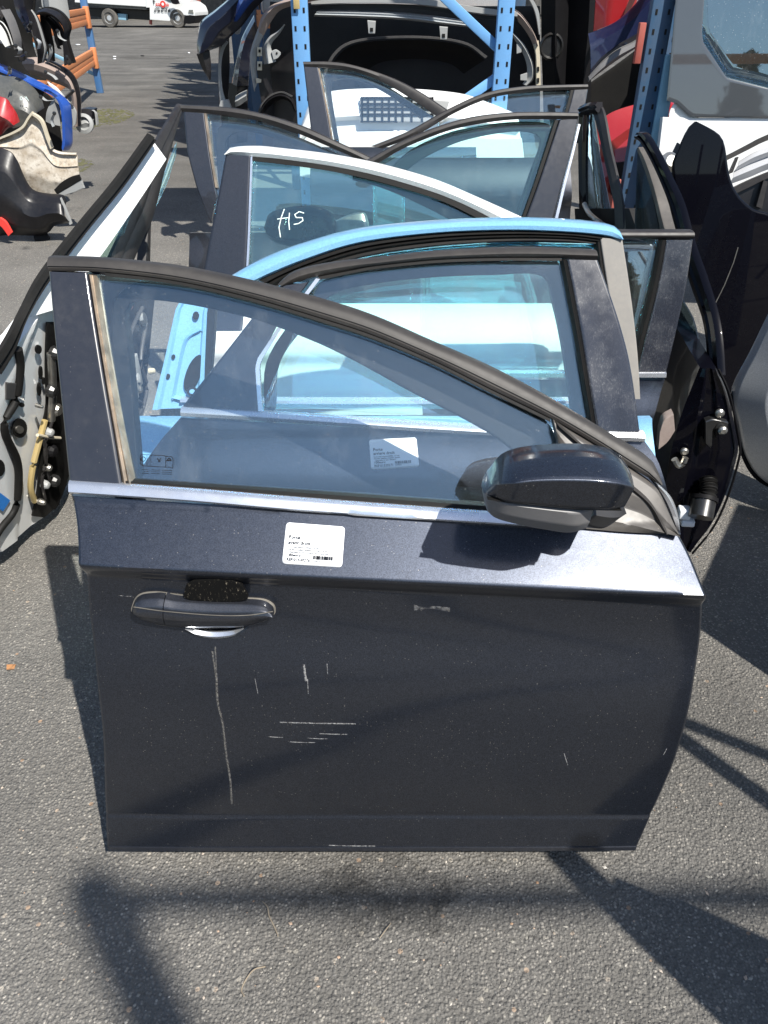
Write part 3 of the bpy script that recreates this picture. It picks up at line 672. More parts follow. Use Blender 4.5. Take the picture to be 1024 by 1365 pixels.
band('stamped_rib', 'sky_blue_paint', cq, FC, [(228, 533), (245, 537), (264, 540)], [(230, 527), (246, 531), (264, 534)], off(WC, .007), [(0, -.006), (.5, .002), (1, -.006)], .008, 14)
disc_px('access_hole', 'rubber', cq, FC, WQ, (258, 498), 10, 26, rot=.35)
disc_px('access_hole', 'rubber', cq, FC, WQ, (231, 476), 2.4, 3.2)
disc_px('access_hole', 'rubber', cq, FC, WQ, (223, 502), 3.6, 3.6)
disc_px('access_hole', 'rubber', cq, FC, WQ, (261, 421), 4.2, 5.5)
disc_px('cable_clip', 'dark_steel', cq, FC, off(WC, .012), (256, 522), 7, 6)
disc_px('cable_clip', 'sky_blue_paint', cq, FC, off(WC, .014), (256, 522), 3.5, 3)
band('side_seal', 'rubber', Cd, FC, [(277, 405), (275, 450), (272, 520)], [(287, 405), (285, 450), (280, 512)], off(WC, .012), None, .03, 12)
simple_body(Cd, FC, WC, vb, FC.hit((178, 640))[0], FC.hit((872, 600))[0], 'sky_blue_paint')

# ---- I: dark door at right behind the blue one
FI = Fr((0, 1.72, 0), 0, 3)
vb = FI.hit((870, 500))[1]; print('I belt', vb)
WI_ = mkW(vb, 8)
Id = thing('car_door', 'dark grey rear door with dusty scratched pillar, right of the sky blue door', 'car door', FI, G)
band('window_frame', 'matt_black_trim', Id, FI, [(560, 312), (700, 309), (829, 309), (926, 309)], [(560, 322), (700, 319), (829, 319), (926, 319)], off(WI_, .008), [(0, -.008), (.12, 0), (.45, .002), (.55, -.002), (.65, .001), (1, -.006)], .03, 30)
band('pillar_cover', 'scratched_gloss_panel', Id, FI, [(889, 320), (878, 380), (862, 445), (850, 495)], [(924, 320), (915, 380), (901, 445), (889, 495)], off(WI_, .005), None, .02, 24)
band('rubber_seal', 'rubber', Id, FI, [(880, 320), (868, 380), (852, 445), (840, 495)], [(888, 320), (877, 380), (861, 445), (849, 495)], off(WI_, .004), [(0, -.004), (.4, .002), (.6, -.002), (1, 0)], .02, 24)
band('window_glass', 'window_glass', Id, FI, [(560, 321), (700, 320), (885, 320)], [(560, 497), (700, 497), (842, 497)], off(WI_, -.008), [(0, 0), (1, 0)], .004, 20, 12, sharp=None)
band('inner_frame', 'black_plastic', Id, FI, [(600, 322), (760, 321), (850, 321), (872, 340), (862, 400), (842, 495)], [(600, 342), (760, 340), (832, 340), (852, 362), (846, 410), (825, 495)], off(WI_, -.035), None, .03, 40)
band('chrome_strip', 'brushed_trim', Id, FI, [(560, 496), (852, 496), (889, 496)], [(560, 505), (852, 505), (888, 505)], off(WI_, .010), [(0, -.008), (.2, 0), (.8, 0), (1, -.008)], .016, 12)
band('body_panel', 'blue_grey_paint', Id, FI, [(600, 830), (590, 740), (570, 620), (560, 506)], [(760, 830), (790, 740), (850, 600), (887, 506)], WI_, None, .05, 50, 10)

# ---- D: white door marked HS
FD = Fr((0, 2.05, 0), 0, 7)
vb = FD.hit((450, 405))[1]; print('D belt', vb)
WD = mkW(vb, 14)
Dd = thing('car_door', 'white door with HS marked on its green window glass', 'car door', FD, G)
band('window_frame', 'white_paint', Dd, FD, [(299, 205), (306, 197), (340, 195), (373, 198), (439, 206), (506, 219), (580, 240), (640, 265), (704, 294), (760, 322)], [(300, 207), (312, 206), (340, 209), (373, 212), (439, 221), (506, 235), (580, 257), (632, 279), (690, 310), (740, 335)], off(WD, .01), [(0, -.014), (.2, 0), (.6, .003), (1, -.006)], .035, 50, 6)
band('rubber_seal', 'rubber', Dd, FD, [(336, 208), (373, 212), (439, 221), (506, 235), (580, 257), (632, 279), (690, 310)], [(338, 215), (373, 219), (439, 228), (506, 243), (580, 265), (630, 288), (684, 318)], off(WD, .003), None, .03, 40)
band('pillar_cover', 'blue_grey_paint_plain', Dd, FD, [(301, 206), (290, 265), (279, 320), (268, 380), (258, 440)], [(334, 208), (332, 265), (330, 320), (327, 380), (323, 440)], off(WD, .005), None, .025, 24)
band('divider_strip', 'brushed_trim', Dd, FD, [(334, 209), (332, 265), (330, 320), (327, 380)], [(336.5, 209), (335, 265), (333, 320), (330, 380)], off(WD, .008), None, .015, 20)
band('window_glass', 'green_glass', Dd, FD, [(335, 210), (373, 213), (439, 222), (506, 236), (580, 258), (632, 280), (690, 312)], [(324, 408), (373, 410), (439, 411), (506, 412), (580, 413), (632, 413), (720, 413)], off(WD, -.008), [(0, 0), (1, 0)], .004, 30, 16, sharp=None)
hs = ribbon_px('hand_lettering', 'mark_paint', Dd, FD, off(WD, -.0070), [(379, 279), (375, 290), (372, 303), (374, 316)], 1.1)
ribbon_px('letter_stroke', 'mark_paint', hs, FD, off(WD, -.0070), [(370, 292), (385, 290)], 1.0)
ribbon_px('letter_stroke', 'mark_paint', hs, FD, off(WD, -.0070), [(386, 284), (385, 295), (386, 306)], 1.1)
ribbon_px('letter_stroke', 'mark_paint', hs, FD, off(WD, -.0070), [(405, 284), (399, 282), (393, 286), (395, 290), (403, 290), (404, 294), (398, 298), (392, 299)], 1.1)
simple_body(Dd, FD, WD, vb, FD.hit((262, 430))[0], FD.hit((800, 470))[0], 'white_paint', inner='zinc_grey')
band('inner_frame', 'black_plastic', Dd, FD, [(470, 232), (520, 245), (600, 272), (660, 305), (690, 340)], [(470, 240), (518, 254), (590, 288), (635, 318), (660, 345)], off(WD, -.05), None, .03, 24)
# black door mirror lying between the doors (seen through the white door's glass)
FM1 = Fr((0, 2.42, 0), 0, 0)
mm = thing('door_mirror', 'black door mirror resting behind the window marked HS', 'door mirror', FM1)
band('mirror_housing', 'black_paint', mm, FM1, [(353, 300), (360, 284), (385, 276), (415, 274), (436, 280), (447, 292), (449, 312)], [(354, 302), (362, 320), (385, 328), (410, 330), (430, 328), (444, 322), (449, 314)], 0, [(0, 0), (.15, .05), (.4, .07), (.7, .06), (1, .0)], .02, 30, 12, back=lambda s: .04 * math.sin(math.pi * s), taper=lambda t: .4 + .6 * math.sin(math.pi * t) ** .5, sharp=60)
band('mirror_arm', 'steel', mm, FM1, [(440, 300), (460, 290), (485, 285), (492, 300)], [(445, 325), (465, 325), (485, 320), (492, 305)], 0, [(0, 0), (.5, .03), (1, 0)], .02, 14, 6)
tube('mount_stem', 'black_plastic', mm, [(FM1.hit((440, 315))[0], .02, FM1.hit((440, 315))[1]), (FM1.hit((440, 340))[0], .10, .55), (FM1.hit((440, 340))[0], .16, .0)], .02)
# ---- E and F: pair of grey front doors
FE = Fr((0, 2.62, 0), 0, 8)
vb = FE.hit((380, 310))[1]; print('E belt', vb)
WEf = mkW(vb, 12)
Ed = thing('car_door', 'dark grey front door with sloping roofline behind the white door, left side', 'car door', FE, G)
band('window_frame', 'matt_black_trim', Ed, FE, [(240, 139), (306, 143), (356, 153), (406, 169), (456, 192), (499, 212), (560, 245)], [(242, 149), (273, 151), (340, 160), (389, 175), (430, 192), (475, 212), (540, 248)], off(WEf, .008), [(0, -.008), (.12, 0), (.5, .002), (.7, -.001), (1, -.006)], .03, 40)
band('pillar_cover', 'blue_grey_paint_plain', Ed, FE, [(245, 149), (247, 175), (250, 205), (262, 250), (281, 298)], [(272, 151), (276, 180), (280, 210), (285, 240), (289, 262)], off(WEf, .005), None, .02, 20, smooth=False)
band('divider_strip', 'bronze_trim', Ed, FE, [(272, 151), (276, 180), (281, 215), (287, 250)], [(275, 151), (279, 180), (284, 215), (290, 250)], off(WEf, .007), None, .015, 20)
band('window_glass', 'window_glass', Ed, FE, [(274, 152), (340, 161), (389, 176), (430, 193), (475, 213), (540, 249)], [(288, 310), (340, 311), (389, 312), (430, 313), (475, 314), (540, 315)], off(WEf, -.008), [(0, 0), (1, 0)], .004, 30, 12, sharp=None)
band('inner_frame', 'black_plastic', Ed, FE, [(296, 300), (288, 190), (300, 165), (340, 165), (389, 180), (430, 197), (500, 228)], [(308, 300), (300, 200), (312, 178), (345, 178), (385, 193), (420, 210), (480, 245)], off(WEf, -.035), None, .03, 40)
simple_body(Ed, FE, WEf, vb, FE.hit((252, 335))[0], FE.hit((690, 335))[0], 'blue_grey_paint_plain')
FF = Fr((0, 2.50, 0), 0, 7)
vb = FF.hit((640, 320))[1]; print('F belt', vb)
WF = mkW(vb, 12)
Fd = thing('car_door', 'dark grey front door with roofline falling to the left, behind the sky blue door', 'car door', FF, G)
band('window_frame', 'matt_black_trim', Fd, FF, [(470, 224), (497, 209), (530, 191), (580, 170), (629, 156), (679, 150), (725, 149), (771, 150)], [(485, 228), (510, 214), (540, 197), (590, 177), (629, 167), (679, 160), (725, 159), (771, 159)], off(WF, .008), [(0, -.008), (.12, 0), (.5, .002), (.7, -.001), (1, -.006)], .03, 40)
band('pillar_cover', 'black_gloss_panel', Fd, FF, [(746, 160), (733, 200), (718, 245), (701, 292), (690, 322)], [(771, 159), (762, 200), (750, 245), (737, 295), (729, 322)], off(WF, .005), None, .02, 24)
band('rubber_seal', 'rubber', Fd, FF, [(740, 160), (727, 200), (712, 245), (696, 290)], [(745, 160), (732, 200), (717, 245), (700, 291)], off(WF, .004), None, .02, 24)
band('pillar_edge', 'brushed_trim', Fd, FF, [(771, 165), (763, 200), (751, 245), (739, 294)], [(774, 166), (765, 205), (754, 248), (743, 296)], off(WF, -.006), None, .02, 20)
band('window_glass', 'green_glass', Fd, FF, [(497, 222), (540, 198), (590, 178), (629, 168), (679, 161), (744, 160)], [(497, 323), (540, 323), (590, 323), (629, 323), (679, 323), (695, 323)], off(WF, -.008), [(0, 0), (1, 0)], .004, 30, 12, sharp=None)
band('inner_frame', 'black_plastic', Fd, FF, [(510, 235), (545, 202), (590, 180), (629, 170), (679, 163), (728, 164), (738, 180), (725, 220), (705, 290)], [(528, 240), (560, 214), (600, 194), (632, 184), (679, 176), (712, 178), (721, 192), (708, 230), (688, 290)], off(WF, -.035), None, .03, 40)
simple_body(Fd, FF, WF, vb, FF.hit((400, 340))[0], FF.hit((735, 340))[0], 'blue_grey_paint_plain')
# ---- G and H: furthest pair
FG = Fr((0, 3.75, 0), 0, 8)
vb = FG.hit((480, 196))[1]; print('G belt', vb)
WG = mkW(vb, 12)
Gd = thing('car_door', 'furthest front door against the blue rack upright, white bumper seen through its glass', 'car door', FG, G)
band('window_frame', 'matt_black_trim', Gd, FG, [(404, 82), (440, 82), (473, 87), (522, 103), (560, 122), (598, 147)], [(405, 89), (435, 90), (473, 95), (512, 110), (546, 130), (584, 156)], off(WG, .008), [(0, -.008), (.12, 0), (.5, .002), (1, -.006)], .03, 40)
band('pillar_cover', 'blue_grey_paint_plain', Gd, FG, [(405, 89), (408, 115), (412, 150), (416, 185)], [(424, 90), (430, 118), (437, 155), (443, 192)], off(WG, .005), None, .02, 16)
band('divider_strip', 'bronze_trim', Gd, FG, [(424, 91), (430, 120), (437, 155), (442, 186)], [(426, 91), (432, 120), (439, 155), (444, 186)], off(WG, .006), None, .015, 16)
band('window_glass', 'window_glass', Gd, FG, [(425, 91), (473, 96), (512, 111), (546, 131), (584, 157)], [(443, 192), (473, 194), (505, 195), (540, 196), (590, 197)], off(WG, -.008), [(0, 0), (1, 0)], .004, 24, 10, sharp=None)
band('inner_frame', 'black_plastic', Gd, FG, [(446, 190), (432, 110), (440, 97), (473, 98), (512, 113), (546, 134), (575, 154)], [(452, 190), (441, 118), (450, 106), (473, 106), (505, 119), (535, 138), (560, 158)], off(WG, -.035), None, .03, 30)
simple_body(Gd, FG, WG, vb, FG.hit((412, 200))[0], FG.hit((640, 200))[0], 'blue_grey_paint_plain')
FH = Fr((0, 3.45, 0), 0, 8)
vb = FH.hit((650, 210))[1]; print('H belt', vb)
WH = mkW(vb, 12)
Hd = thing('car_door', 'dark grey door with straight right pillar below the blue rack brace', 'car door', FH, G)
band('window_frame', 'matt_black_trim', Hd, FH, [(495, 195), (546, 174), (596, 146), (646, 124), (696, 115), (740, 113), (784, 112)], [(510, 198), (556, 180), (606, 151), (653, 131), (699, 123), (740, 120), (784, 119)], off(WH, .008), [(0, -.008), (.12, 0), (.5, .002), (1, -.006)], .03, 40)
band('pillar_cover', 'black_gloss_panel', Hd, FH, [(765, 120), (760, 140), (748, 180), (738, 212)], [(784, 119), (779, 145), (769, 180), (760, 212)], off(WH, .005), None, .02, 16)
band('rubber_seal', 'rubber', Hd, FH, [(761, 120), (756, 140), (744, 180)], [(765, 120), (760, 140), (748, 180)], off(WH, .004), None, .02, 16)
band('window_glass', 'window_glass', Hd, FH, [(510, 200), (556, 181), (606, 152), (653, 132), (699, 124), (763, 121)], [(520, 212), (556, 212), (606, 212), (653, 212), (699, 212), (740, 212)], off(WH, -.008), [(0, 0), (1, 0)], .004, 24, 10, sharp=None)
simple_body(Hd, FH, WH, vb, FH.hit((500, 220))[0], FH.hit((765, 220))[0], 'blue_grey_paint_plain')

# ------------------------------------------------------------------ doors standing edge-on, left and right
def P3(fr, px, py, w=0.):
    u, v = fr.hit((px, py), w); return Vector((u, -w, v))
# L: white door, inner side showing, far left
FL = Fr((-1.13, 1.885, 0.004), 76, -17)
Ld = thing('car_door', 'white door standing edge-on at the far left with bare inner metal and black seals', 'car door', FL, G)
ua = FL.hit((-60, 560))[0]
band('inner_panel', 'white_paint', Ld, FL, [(22, 462), (0, 492), (-50, 560), (-80, 620), (-40, 700), (0, 738)], [(98, 354), (120, 450), (110, 560), (85, 640), (60, 688)], 0, [(0, -.012), (.05, 0), (.35, .004), (.4, -.004), (.7, -.006), (.95, 0), (1, -.01)], .05, 40, 20)
band('outer_skin', 'white_paint', Ld, FL, [(ua - .03, .0), (ua - .04, .3), (ua - .03, .42), (ua - .0, .5)], [(ua + .98, .0), (ua + 1.05, .3), (ua + 1.05, .42), (ua + 1.0, .5)], lambda u, v: -.055 - .10 * (v - .4) ** 2, None, .012, 30, 6, px=False)
band('window_seal', 'rubber', Ld, FL, [(-12, 490), (0, 474), (15, 450), (32, 417), (58, 368), (108, 303), (158, 242), (203, 180)], [(4, 500), (14, 484), (24, 465), (38, 424), (66, 379), (116, 312), (166, 251), (209, 189)], .012, [(0, -.006), (.3, .004), (.5, -.003), (.7, .004), (1, -.004)], .015, 50)
band('window_frame', 'white_paint', Ld, FL, [(38, 424), (66, 379), (116, 312), (166, 251), (207, 191)], [(75, 400), (98, 364), (132, 318), (172, 260), (207, 207)], .0, [(0, -.002), (.05, .0), (.95, .035), (1, .033)], .02, 30)
band('window_seal', 'rubber', Ld, FL, [(75, 400), (98, 364), (132, 318), (172, 260), (207, 208)], [(84, 405), (106, 370), (139, 322), (176, 266), (208, 213)], -.006, None, .03, 30)
band('window_glass', 'green_glass', Ld, FL, [(100, 420), (128, 333), (143, 285), (181, 235), (205, 215)], [(150, 420), (160, 340), (172, 292), (195, 245), (207, 222)], -.02, [(0, 0), (1, 0)], .004, 16, sharp=None)
tube('door_seal', 'rubber', Ld, [P3(FL, x, y, .008) for x, y in [(24, 465), (27, 490), (21, 534), (7, 559), (7, 579), (22, 611), (25, 641), (20, 678), (2, 703), (-12, 725)]], .011, 10)
for c, rx, ry, m_ in [((52, 466), 4, 6, 'rubber'), ((55, 497), 2.3, 9, 'rubber'), ((53, 519), 2.6, 9, 'rubber'), ((59, 508), 1.5, 5, 'rubber'), ((27, 571), 9.5, 13, 'rubber'), ((-2, 624), 9, 12, 'rubber'), ((72, 620), 14, 60, 'black_plastic'), ((30, 540), 3, 3, 'rubber')]:
    disc_px('access_hole', m_, Ld, FL, .007, c, rx, ry)
disc_px('latch_plate', 'steel', Ld, FL, .011, (27, 573), 5, 5)
band('tape_patch', 'dark_grey_plastic', Ld, FL, [(9, 510), (22, 511)], [(9, 533), (22, 533)], .008, None, .004, 4, smooth=False)
band('sticker', 'blue_ink', Ld, FL, [(-6, 652), (14, 667)], [(-12, 668), (4, 682)], .009, None, .002, 4, smooth=False)
band('access_opening', 'rubber', Ld, FL, [(64, 430), (62, 480), (63, 540), (56, 575), (54, 620), (50, 660), (44, 688)], [(100, 430), (100, 480), (100, 540), (98, 590), (94, 630), (80, 670), (60, 690)], .007, None, .006, 20)
for k, (x, y, r_, m_) in enumerate([(70, 470, .02, 'dark_steel'), (66, 520, .02, 'dark_steel'), (72, 545, .02, 'steel'), (62, 575, .014, 'zinc_grey'), (66, 600, .02, 'black_plastic'), (60, 622, .012, 'steel'), (57, 645, .014, 'zinc_grey'), (70, 640, .02, 'dark_steel'), (52, 668, .01, 'steel'), (48, 540, .006, 'steel')]):
    lathe('panel_fitting', m_, Ld, P3(FL, x, y, .012), (0, -1, .1), [(r_, 0), (r_, .01), (r_ * .7, .02), (r_ * .3, .022)], 10)
tube('window_regulator', 'amber_plastic', Ld, [P3(FL, x, y, .012) for x, y in [(60, 560), (52, 590), (44, 622), (41, 650), (46, 668)]], .009, 8)
tube('window_regulator', 'steel', Ld, [P3(FL, x, y, .014) for x, y in [(68, 470), (70, 520), (68, 560)]], .012, 10)
for k, q in enumerate([[(50, 580), (66, 583), (80, 584)], [(58, 585), (62, 610), (56, 640), (60, 665)], [(70, 560), (60, 600), (66, 640)]]):
    tube('wiring', 'matt_black_trim' if k else 'cream_clip', Ld, [P3(FL, x, y, .02) for x, y in q], .005, 8)
# M: black framed door beside it
FMm = Fr((-.77, 2.3, 0), 90, 0)
Md = thing('car_door', 'black-framed door standing edge-on beside the white door on the left', 'car door', FMm, G)
band('window_frame', 'matt_black_trim', Md, FMm, [(241, 138), (224, 166), (206, 199), (186, 262), (165, 310), (149, 345)], [(244, 144), (234, 184), (222, 225), (206, 289), (192, 320), (179, 350)], .0, [(0, -.005), (.12, .003), (.3, .004), (.38, -.003), (.5, .004), (.8, .003), (1, -.004)], .015, 40)
band('window_glass', 'green_glass', Md, FMm, [(236, 190), (222, 226), (207, 260)], [(235, 206), (222, 246), (207, 278)], -.01, [(0, 0), (1, 0)], .004, 12, sharp=None)
band('rear_post', 'matt_black_trim', Md, FMm, [(198, 296), (196, 330), (192, 380)], [(202, 290), (201, 330), (200, 380)], -.01, None, .03, 10)
band('inner_panel', 'black_plastic', Md, FMm, [(149, 345), (138, 420), (140, 520), (150, 640)], [(215, 350), (208, 420), (198, 520), (185, 640)], 0, [(0, -.01), (.1, .0), (.3, .008), (.5, -.004), (.7, .01), (1, -.01)], .06, 24, 10)
for x, y, r_, m_ in [(186, 425, .022, 'steel'), (180, 440, .016, 'dark_steel'), (165, 450, .014, 'dark_steel'), (190, 470, .02, 'black_plastic'), (178, 505, .018, 'zinc_grey'), (199, 495, .010, 'cream_clip'), (182, 520, .012, 'steel'), (170, 480, .012, 'dark_steel'), (182, 560, .013, 'amber_plastic')]:
    p = P3(FMm, x, y, .012); lathe('panel_fitting', m_, Md, p, (0, -1, .15), [(r_, 0), (r_, .008), (r_ * .8, .018), (r_ * .4, .02)], 10)
box('latch_plate', 'zinc_grey', Md, P3(FMm, 179, 500, .02), (.10, .012, .10), .003)
box('latch_plate', 'zinc_grey', Md, P3(FMm, 178, 525, .02), (.06, .012, .05), .003)
box('warning_lamp', 'red_paint', Md, P3(FMm, 172, 411, .02), (.05, .012, .014), .003)
for q in [[(165, 420), (158, 470), (168, 520), (160, 590)], [(195, 430), (188, 480), (196, 520), (180, 580)], [(170, 530), (190, 540), (176, 570)], [(190, 410), (176, 440), (160, 500)]]:
    tube('wiring', 'dark_grey_plastic', Md, [P3(FMm, x, y, .018) for x, y in q], .006, 8)
# K: slim upright window frame on the right
FK = Fr((.66, 2.75, 0), -84, 0)
Kd = thing('car_door', 'black door standing edge-on, its narrow upright window frame in front of the red bumper', 'car door', FK, G)
band('window_frame', 'black_paint', Kd, FK, [(771, 142), (782, 137), (795, 136)], [(772, 156), (783, 152), (795, 150)], .01, [(0, -.005), (.3, .004), (.5, -.002), (.7, .004), (1, -.004)], .02, 12)
band('window_frame', 'matt_black_trim', Kd, FK, [(792, 136), (802, 149), (811, 196), (820, 235), (827, 270), (829, 306)], [(789, 152), (793, 165), (801, 200), (810, 240), (817, 275), (819, 306)], 0, [(0, -.005), (.3, .004), (.45, -.004), (.7, .004), (1, -.004)], .012, 30)
band('window_frame', 'black_paint', Kd, FK, [(770, 146), (769, 180), (770, 230), (771, 278)], [(781, 152), (780, 180), (779, 230), (780, 278)], .005, [(0, -.004), (.3, .004), (.5, -.004), (.8, .003), (1, -.004)], .012, 20)
band('window_glass', 'dark_glass', Kd, FK, [(781, 152), (780, 180), (779, 230), (780, 306)], [(790, 152), (794, 180), (803, 230), (818, 306)], -.012, [(0, 0), (1, 0)], .004, 12, sharp=None)
band('inner_panel', 'black_plastic', Kd, FK, [(765, 278), (770, 350), (780, 420)], [(830, 278), (840, 350), (846, 420)], -.01, None, .08, 10)
tube('chrome_strip', 'steel', Kd, [P3(FK, x, y, .015) for x, y in [(779, 272), (786, 285), (800, 297), (812, 304)]], .008, 8)
# J: black door standing edge-on at the right, hinge side towards us
FJ = Fr((.85, 1.66, 0), -6, 0)
Jd = thing('car_door', 'black door standing edge-on at the right with hinge plate and rubber wiring boot', 'car door', FJ, G)
band('hinge_face', 'black_paint', Jd, FJ, [(934, 492), (908, 560), (893, 620), (886, 690), (905, 728)], [(956, 492), (971, 527), (985, 590), (984, 612), (970, 659), (950, 702), (922, 738)], 0, [(0, -.01), (.3, 0), (.4, -.006), (.6, -.006), (.7, 0), (.92, -.002), (1, -.012)], .85, 30, 14)
tube('edge_seal', 'black_plastic', Jd, [P3(FJ, x, y, .005) for x, y in [(958, 492), (973, 527), (986, 590), (985, 612), (971, 660), (951, 703), (923, 738)]], .003, 6)
FJ2 = Fr((.80, 1.70, 0), -83, 0)
def toJ(p): return FJ.M.inverted() @ (FJ2.M @ p)
def bandJ2(name, mat, A_, B_, w, prof, thick, n):
    o = band(name, mat, None, FJ2, A_, B_, w, prof, thick, n); o.parent = Jd; o.matrix_local = FJ.M.inverted() @ FJ2.M; return o
bandJ2('window_frame', 'black_paint', [(850, 176), (859, 178), (874, 202), (890, 235), (907, 273), (921, 325), (937, 371), (951, 418), (957, 455), (960, 500)], [(846, 186), (852, 190), (865, 212), (881, 247), (893, 282), (908, 345), (920, 385), (934, 425), (940, 465), (940, 508)], 0, [(0, -.006), (.1, .002), (.35, .004), (.42, -.006), (.55, .005), (.8, .003), (1, -.004)], .014, 60)
bandJ2('window_channel', 'sail_plastic', [(851, 196), (860, 214), (872, 250), (882, 290), (888, 312)], [(849, 200), (856, 218), (868, 255), (877, 292), (880, 312)], -.01, None, .03, 24)
bandJ2('window_glass', 'dark_glass', [(850, 200), (868, 255), (880, 312), (905, 390), (925, 430), (938, 500)], [(846, 300), (856, 330), (866, 380), (880, 430), (900, 470), (915, 505)], -.02, [(0, 0), (1, 0)], .004, 24)
band('hinge_bracket', 'dark_steel', Jd, FJ, [(941, 562), (950, 559), (962, 561), (971, 564)], [(941, 592), (949, 597), (950, 572), (968, 576)], .018, None, .02, 12)
lathe('hinge_bolt', 'steel', Jd, P3(FJ, 959, 550, .004), (0, -1, 0), [(.011, 0), (.011, .006), (.007, .010), (.004, .011)], 14)
lathe('hinge_bolt', 'steel', Jd, P3(FJ, 963, 573, .02), (0, -1, 0), [(.011, 0), (.011, .006), (.006, .010)], 14)
lathe('hinge_bolt', 'steel', Jd, P3(FJ, 912, 601, .004), (0, -1, 0), [(.010, 0), (.010, .006), (.006, .009)], 14)
tube('check_strap', 'steel', Jd, [P3(FJ, x, y, .02) for x, y in [(899, 612), (904, 620), (910, 618), (914, 610)]], .008, 8)
pb = P3(FJ, 944, 638, .0); pe = P3(FJ, 934, 690, .07)
tube('wiring_boot', 'rubber', Jd, [pb, pb.lerp(pe, .3) + Vector((.004, -.01, 0)), pb.lerp(pe, .55)], .020, 14, n=30, rf=lambda t: 1 + .14 * math.sin(t * 55))
tube('boot_plug', 'dark_steel', Jd, [pb.lerp(pe, .5), pe], .030, 16, smooth=False, n=4)
tube('boot_collar', 'black_plastic', Jd, [pb.lerp(pe, .48), pb.lerp(pe, .58)], .034, 16, smooth=False, n=2)
box('connector', 'paper', Jd, P3(FJ, 912, 683, .04), (.03, .03, .028), .004); box('connector', 'paper', Jd, P3(FJ, 916, 695, .04), (.034, .03, .018), .004)
band('foam_pad', 'brown_felt', Jd, FJ, [(880, 575), (885, 560), (898, 552)], [(878, 600), (890, 590), (900, 575)], .01, None, .03, 8)

# ------------------------------------------------------------------ right: fenders, van panel, car window
def FZ(px, py, Y, yaw=0, lean=0):
    p = at_depth(px, py, Y); return Fr((p.x, Y, 0), yaw, lean)
f = FZ(950, 300, 2.7, -8, 6)
o = thing('front_wing', 'glossy black front wing panel standing on end with curved wheel cut-out', 'wing panel', f)
band('wing_skin', 'black_paint', o, f, [(927, 162), (917, 172), (904, 200), (896, 225), (905, 270), (915, 303), (937, 371), (951, 418), (958, 470), (960, 560)], [(929, 162), (945, 170), (960, 180), (967, 195), (973, 233), (984, 259), (1005, 279), (1040, 300), (1030, 400), (1010, 520)], lambda u, v: -.35 * u * u - .12 * (v - .8) ** 2, [(0, -.006), (.03, .0), (.97, 0), (1, -.006)], .004, 50, 20, sharp=60)
ribbon_px('panel_crease', 'steel', o, f, lambda u, v: -.35 * u * u - .12 * (v - .8) ** 2 + .002, [(950, 412), (966, 380), (978, 350), (984, 330)], 1.2)
f2 = FZ(960, 300, 2.95, 10, 12)
o = thing('inner_wing', 'dark inner wing liner and headlamp lying behind the black wing panel', 'wing liner', f2)
band('liner_shell', 'bumper_black', o, f2, [(840, 330), (855, 290), (880, 240), (904, 190)], [(870, 420), (890, 360), (905, 300), (915, 230)], 0, [(0, 0), (.3, .05), (.6, -.02), (1, .03)], .01, 24, 12)
band('liner_rib', 'silver_paint', o, f2, [(893, 245), (900, 228), (906, 205)], [(897, 250), (905, 232), (909, 208)], .05, None, .01, 10)
band('liner_rib', 'silver_paint', o, f2, [(905, 260), (914, 238), (921, 212)], [(909, 264), (918, 242), (923, 212)], .06, None, .01, 10)
band('bracket', 'zinc_grey', o, f2, [(912, 250), (918, 232), (923, 215)], [(916, 262), (926, 240), (926, 216)], .05, None, .01, 8)
lathe('lamp_socket', 'steel', o, P3(f2, 890, 218, .05), (0, -1, .3), [(.035, 0), (.035, .02), (.02, .03)], 16)
f = FZ(1010, 520, 2.2, -25, 10)
o = thing('front_wing', 'silver grey front wing panel leaning at the right edge beside the black door', 'wing panel', f)
band('wing_skin', 'silver_paint', o, f, [(1060, 350), (1024, 420), (1000, 470), (974, 524), (980, 570), (990, 610), (1012, 640), (1060, 662)], [(1180, 330), (1160, 420), (1150, 480), (1140, 540), (1140, 580), (1140, 630), (1150, 680), (1160, 720)], 0, [(0, -.03), (.06, 0), (.3, .05), (.6, .06), (1, -.03)], .004, 40, 14)
band('wing_edge', 'black_plastic', o, f, [(974, 526), (980, 572), (990, 613), (1012, 643), (1060, 665)], [(976, 522), (983, 568), (994, 607), (1014, 637), (1060, 658)], -.015, None, .02, 30)
# van rear quarter
f = FZ(960, 150, 3.9, -4, 7)
o = thing('van_panel', 'white van side panel with large dark tinted window standing on end at the right', 'van panel', f)
band('lower_panel', 'white_paint', o, f, [(884, 156), (921, 157), (1024, 157), (1300, 160)], [(876, 225), (960, 260), (1024, 300), (1300, 330)], 0, None, .05, 20)
band('window_surround', 'frit_grey', o, f, [(903, -40), (901, 0), (896, 60), (889, 134)], [(942, -40), (939, 0), (936, 45), (938, 57)], .012, None, .006, 20, smooth=False)
band('window_surround', 'frit_grey', o, f, [(889, 134), (902, 138), (921, 156), (1024, 157)], [(938, 57), (950, 75), (969, 104), (1024, 118)], .012, None, .006, 20, smooth=False)
band('window_surround', 'frit_grey', o, f, [(1024, 118), (1300, 118)], [(1024, 157), (1300, 160)], .012, None, .006, 6, smooth=False)
band('window_glass', 'privacy_glass', o, f, [(928, -40), (928, 0), (926, 55), (940, 80), (958, 112), (1024, 130), (1300, 130)], [(1000, -40), (1020, -40), (1100, -40), (1180, -40), (1220, -40), (1260, -40), (1300, -40)], .007, [(0, 0), (1, 0)], .004, 40, 6, smooth=False, sharp=None)
band('dark_interior', 'black_plastic', o, f, [(925, -40), (925, 60), (960, 110), (1024, 130), (1300, 130)], [(1000, -40), (1050, -40), (1100, -40), (1200, -40), (1300, -40)], -.03, None, .02, 16, smooth=False)
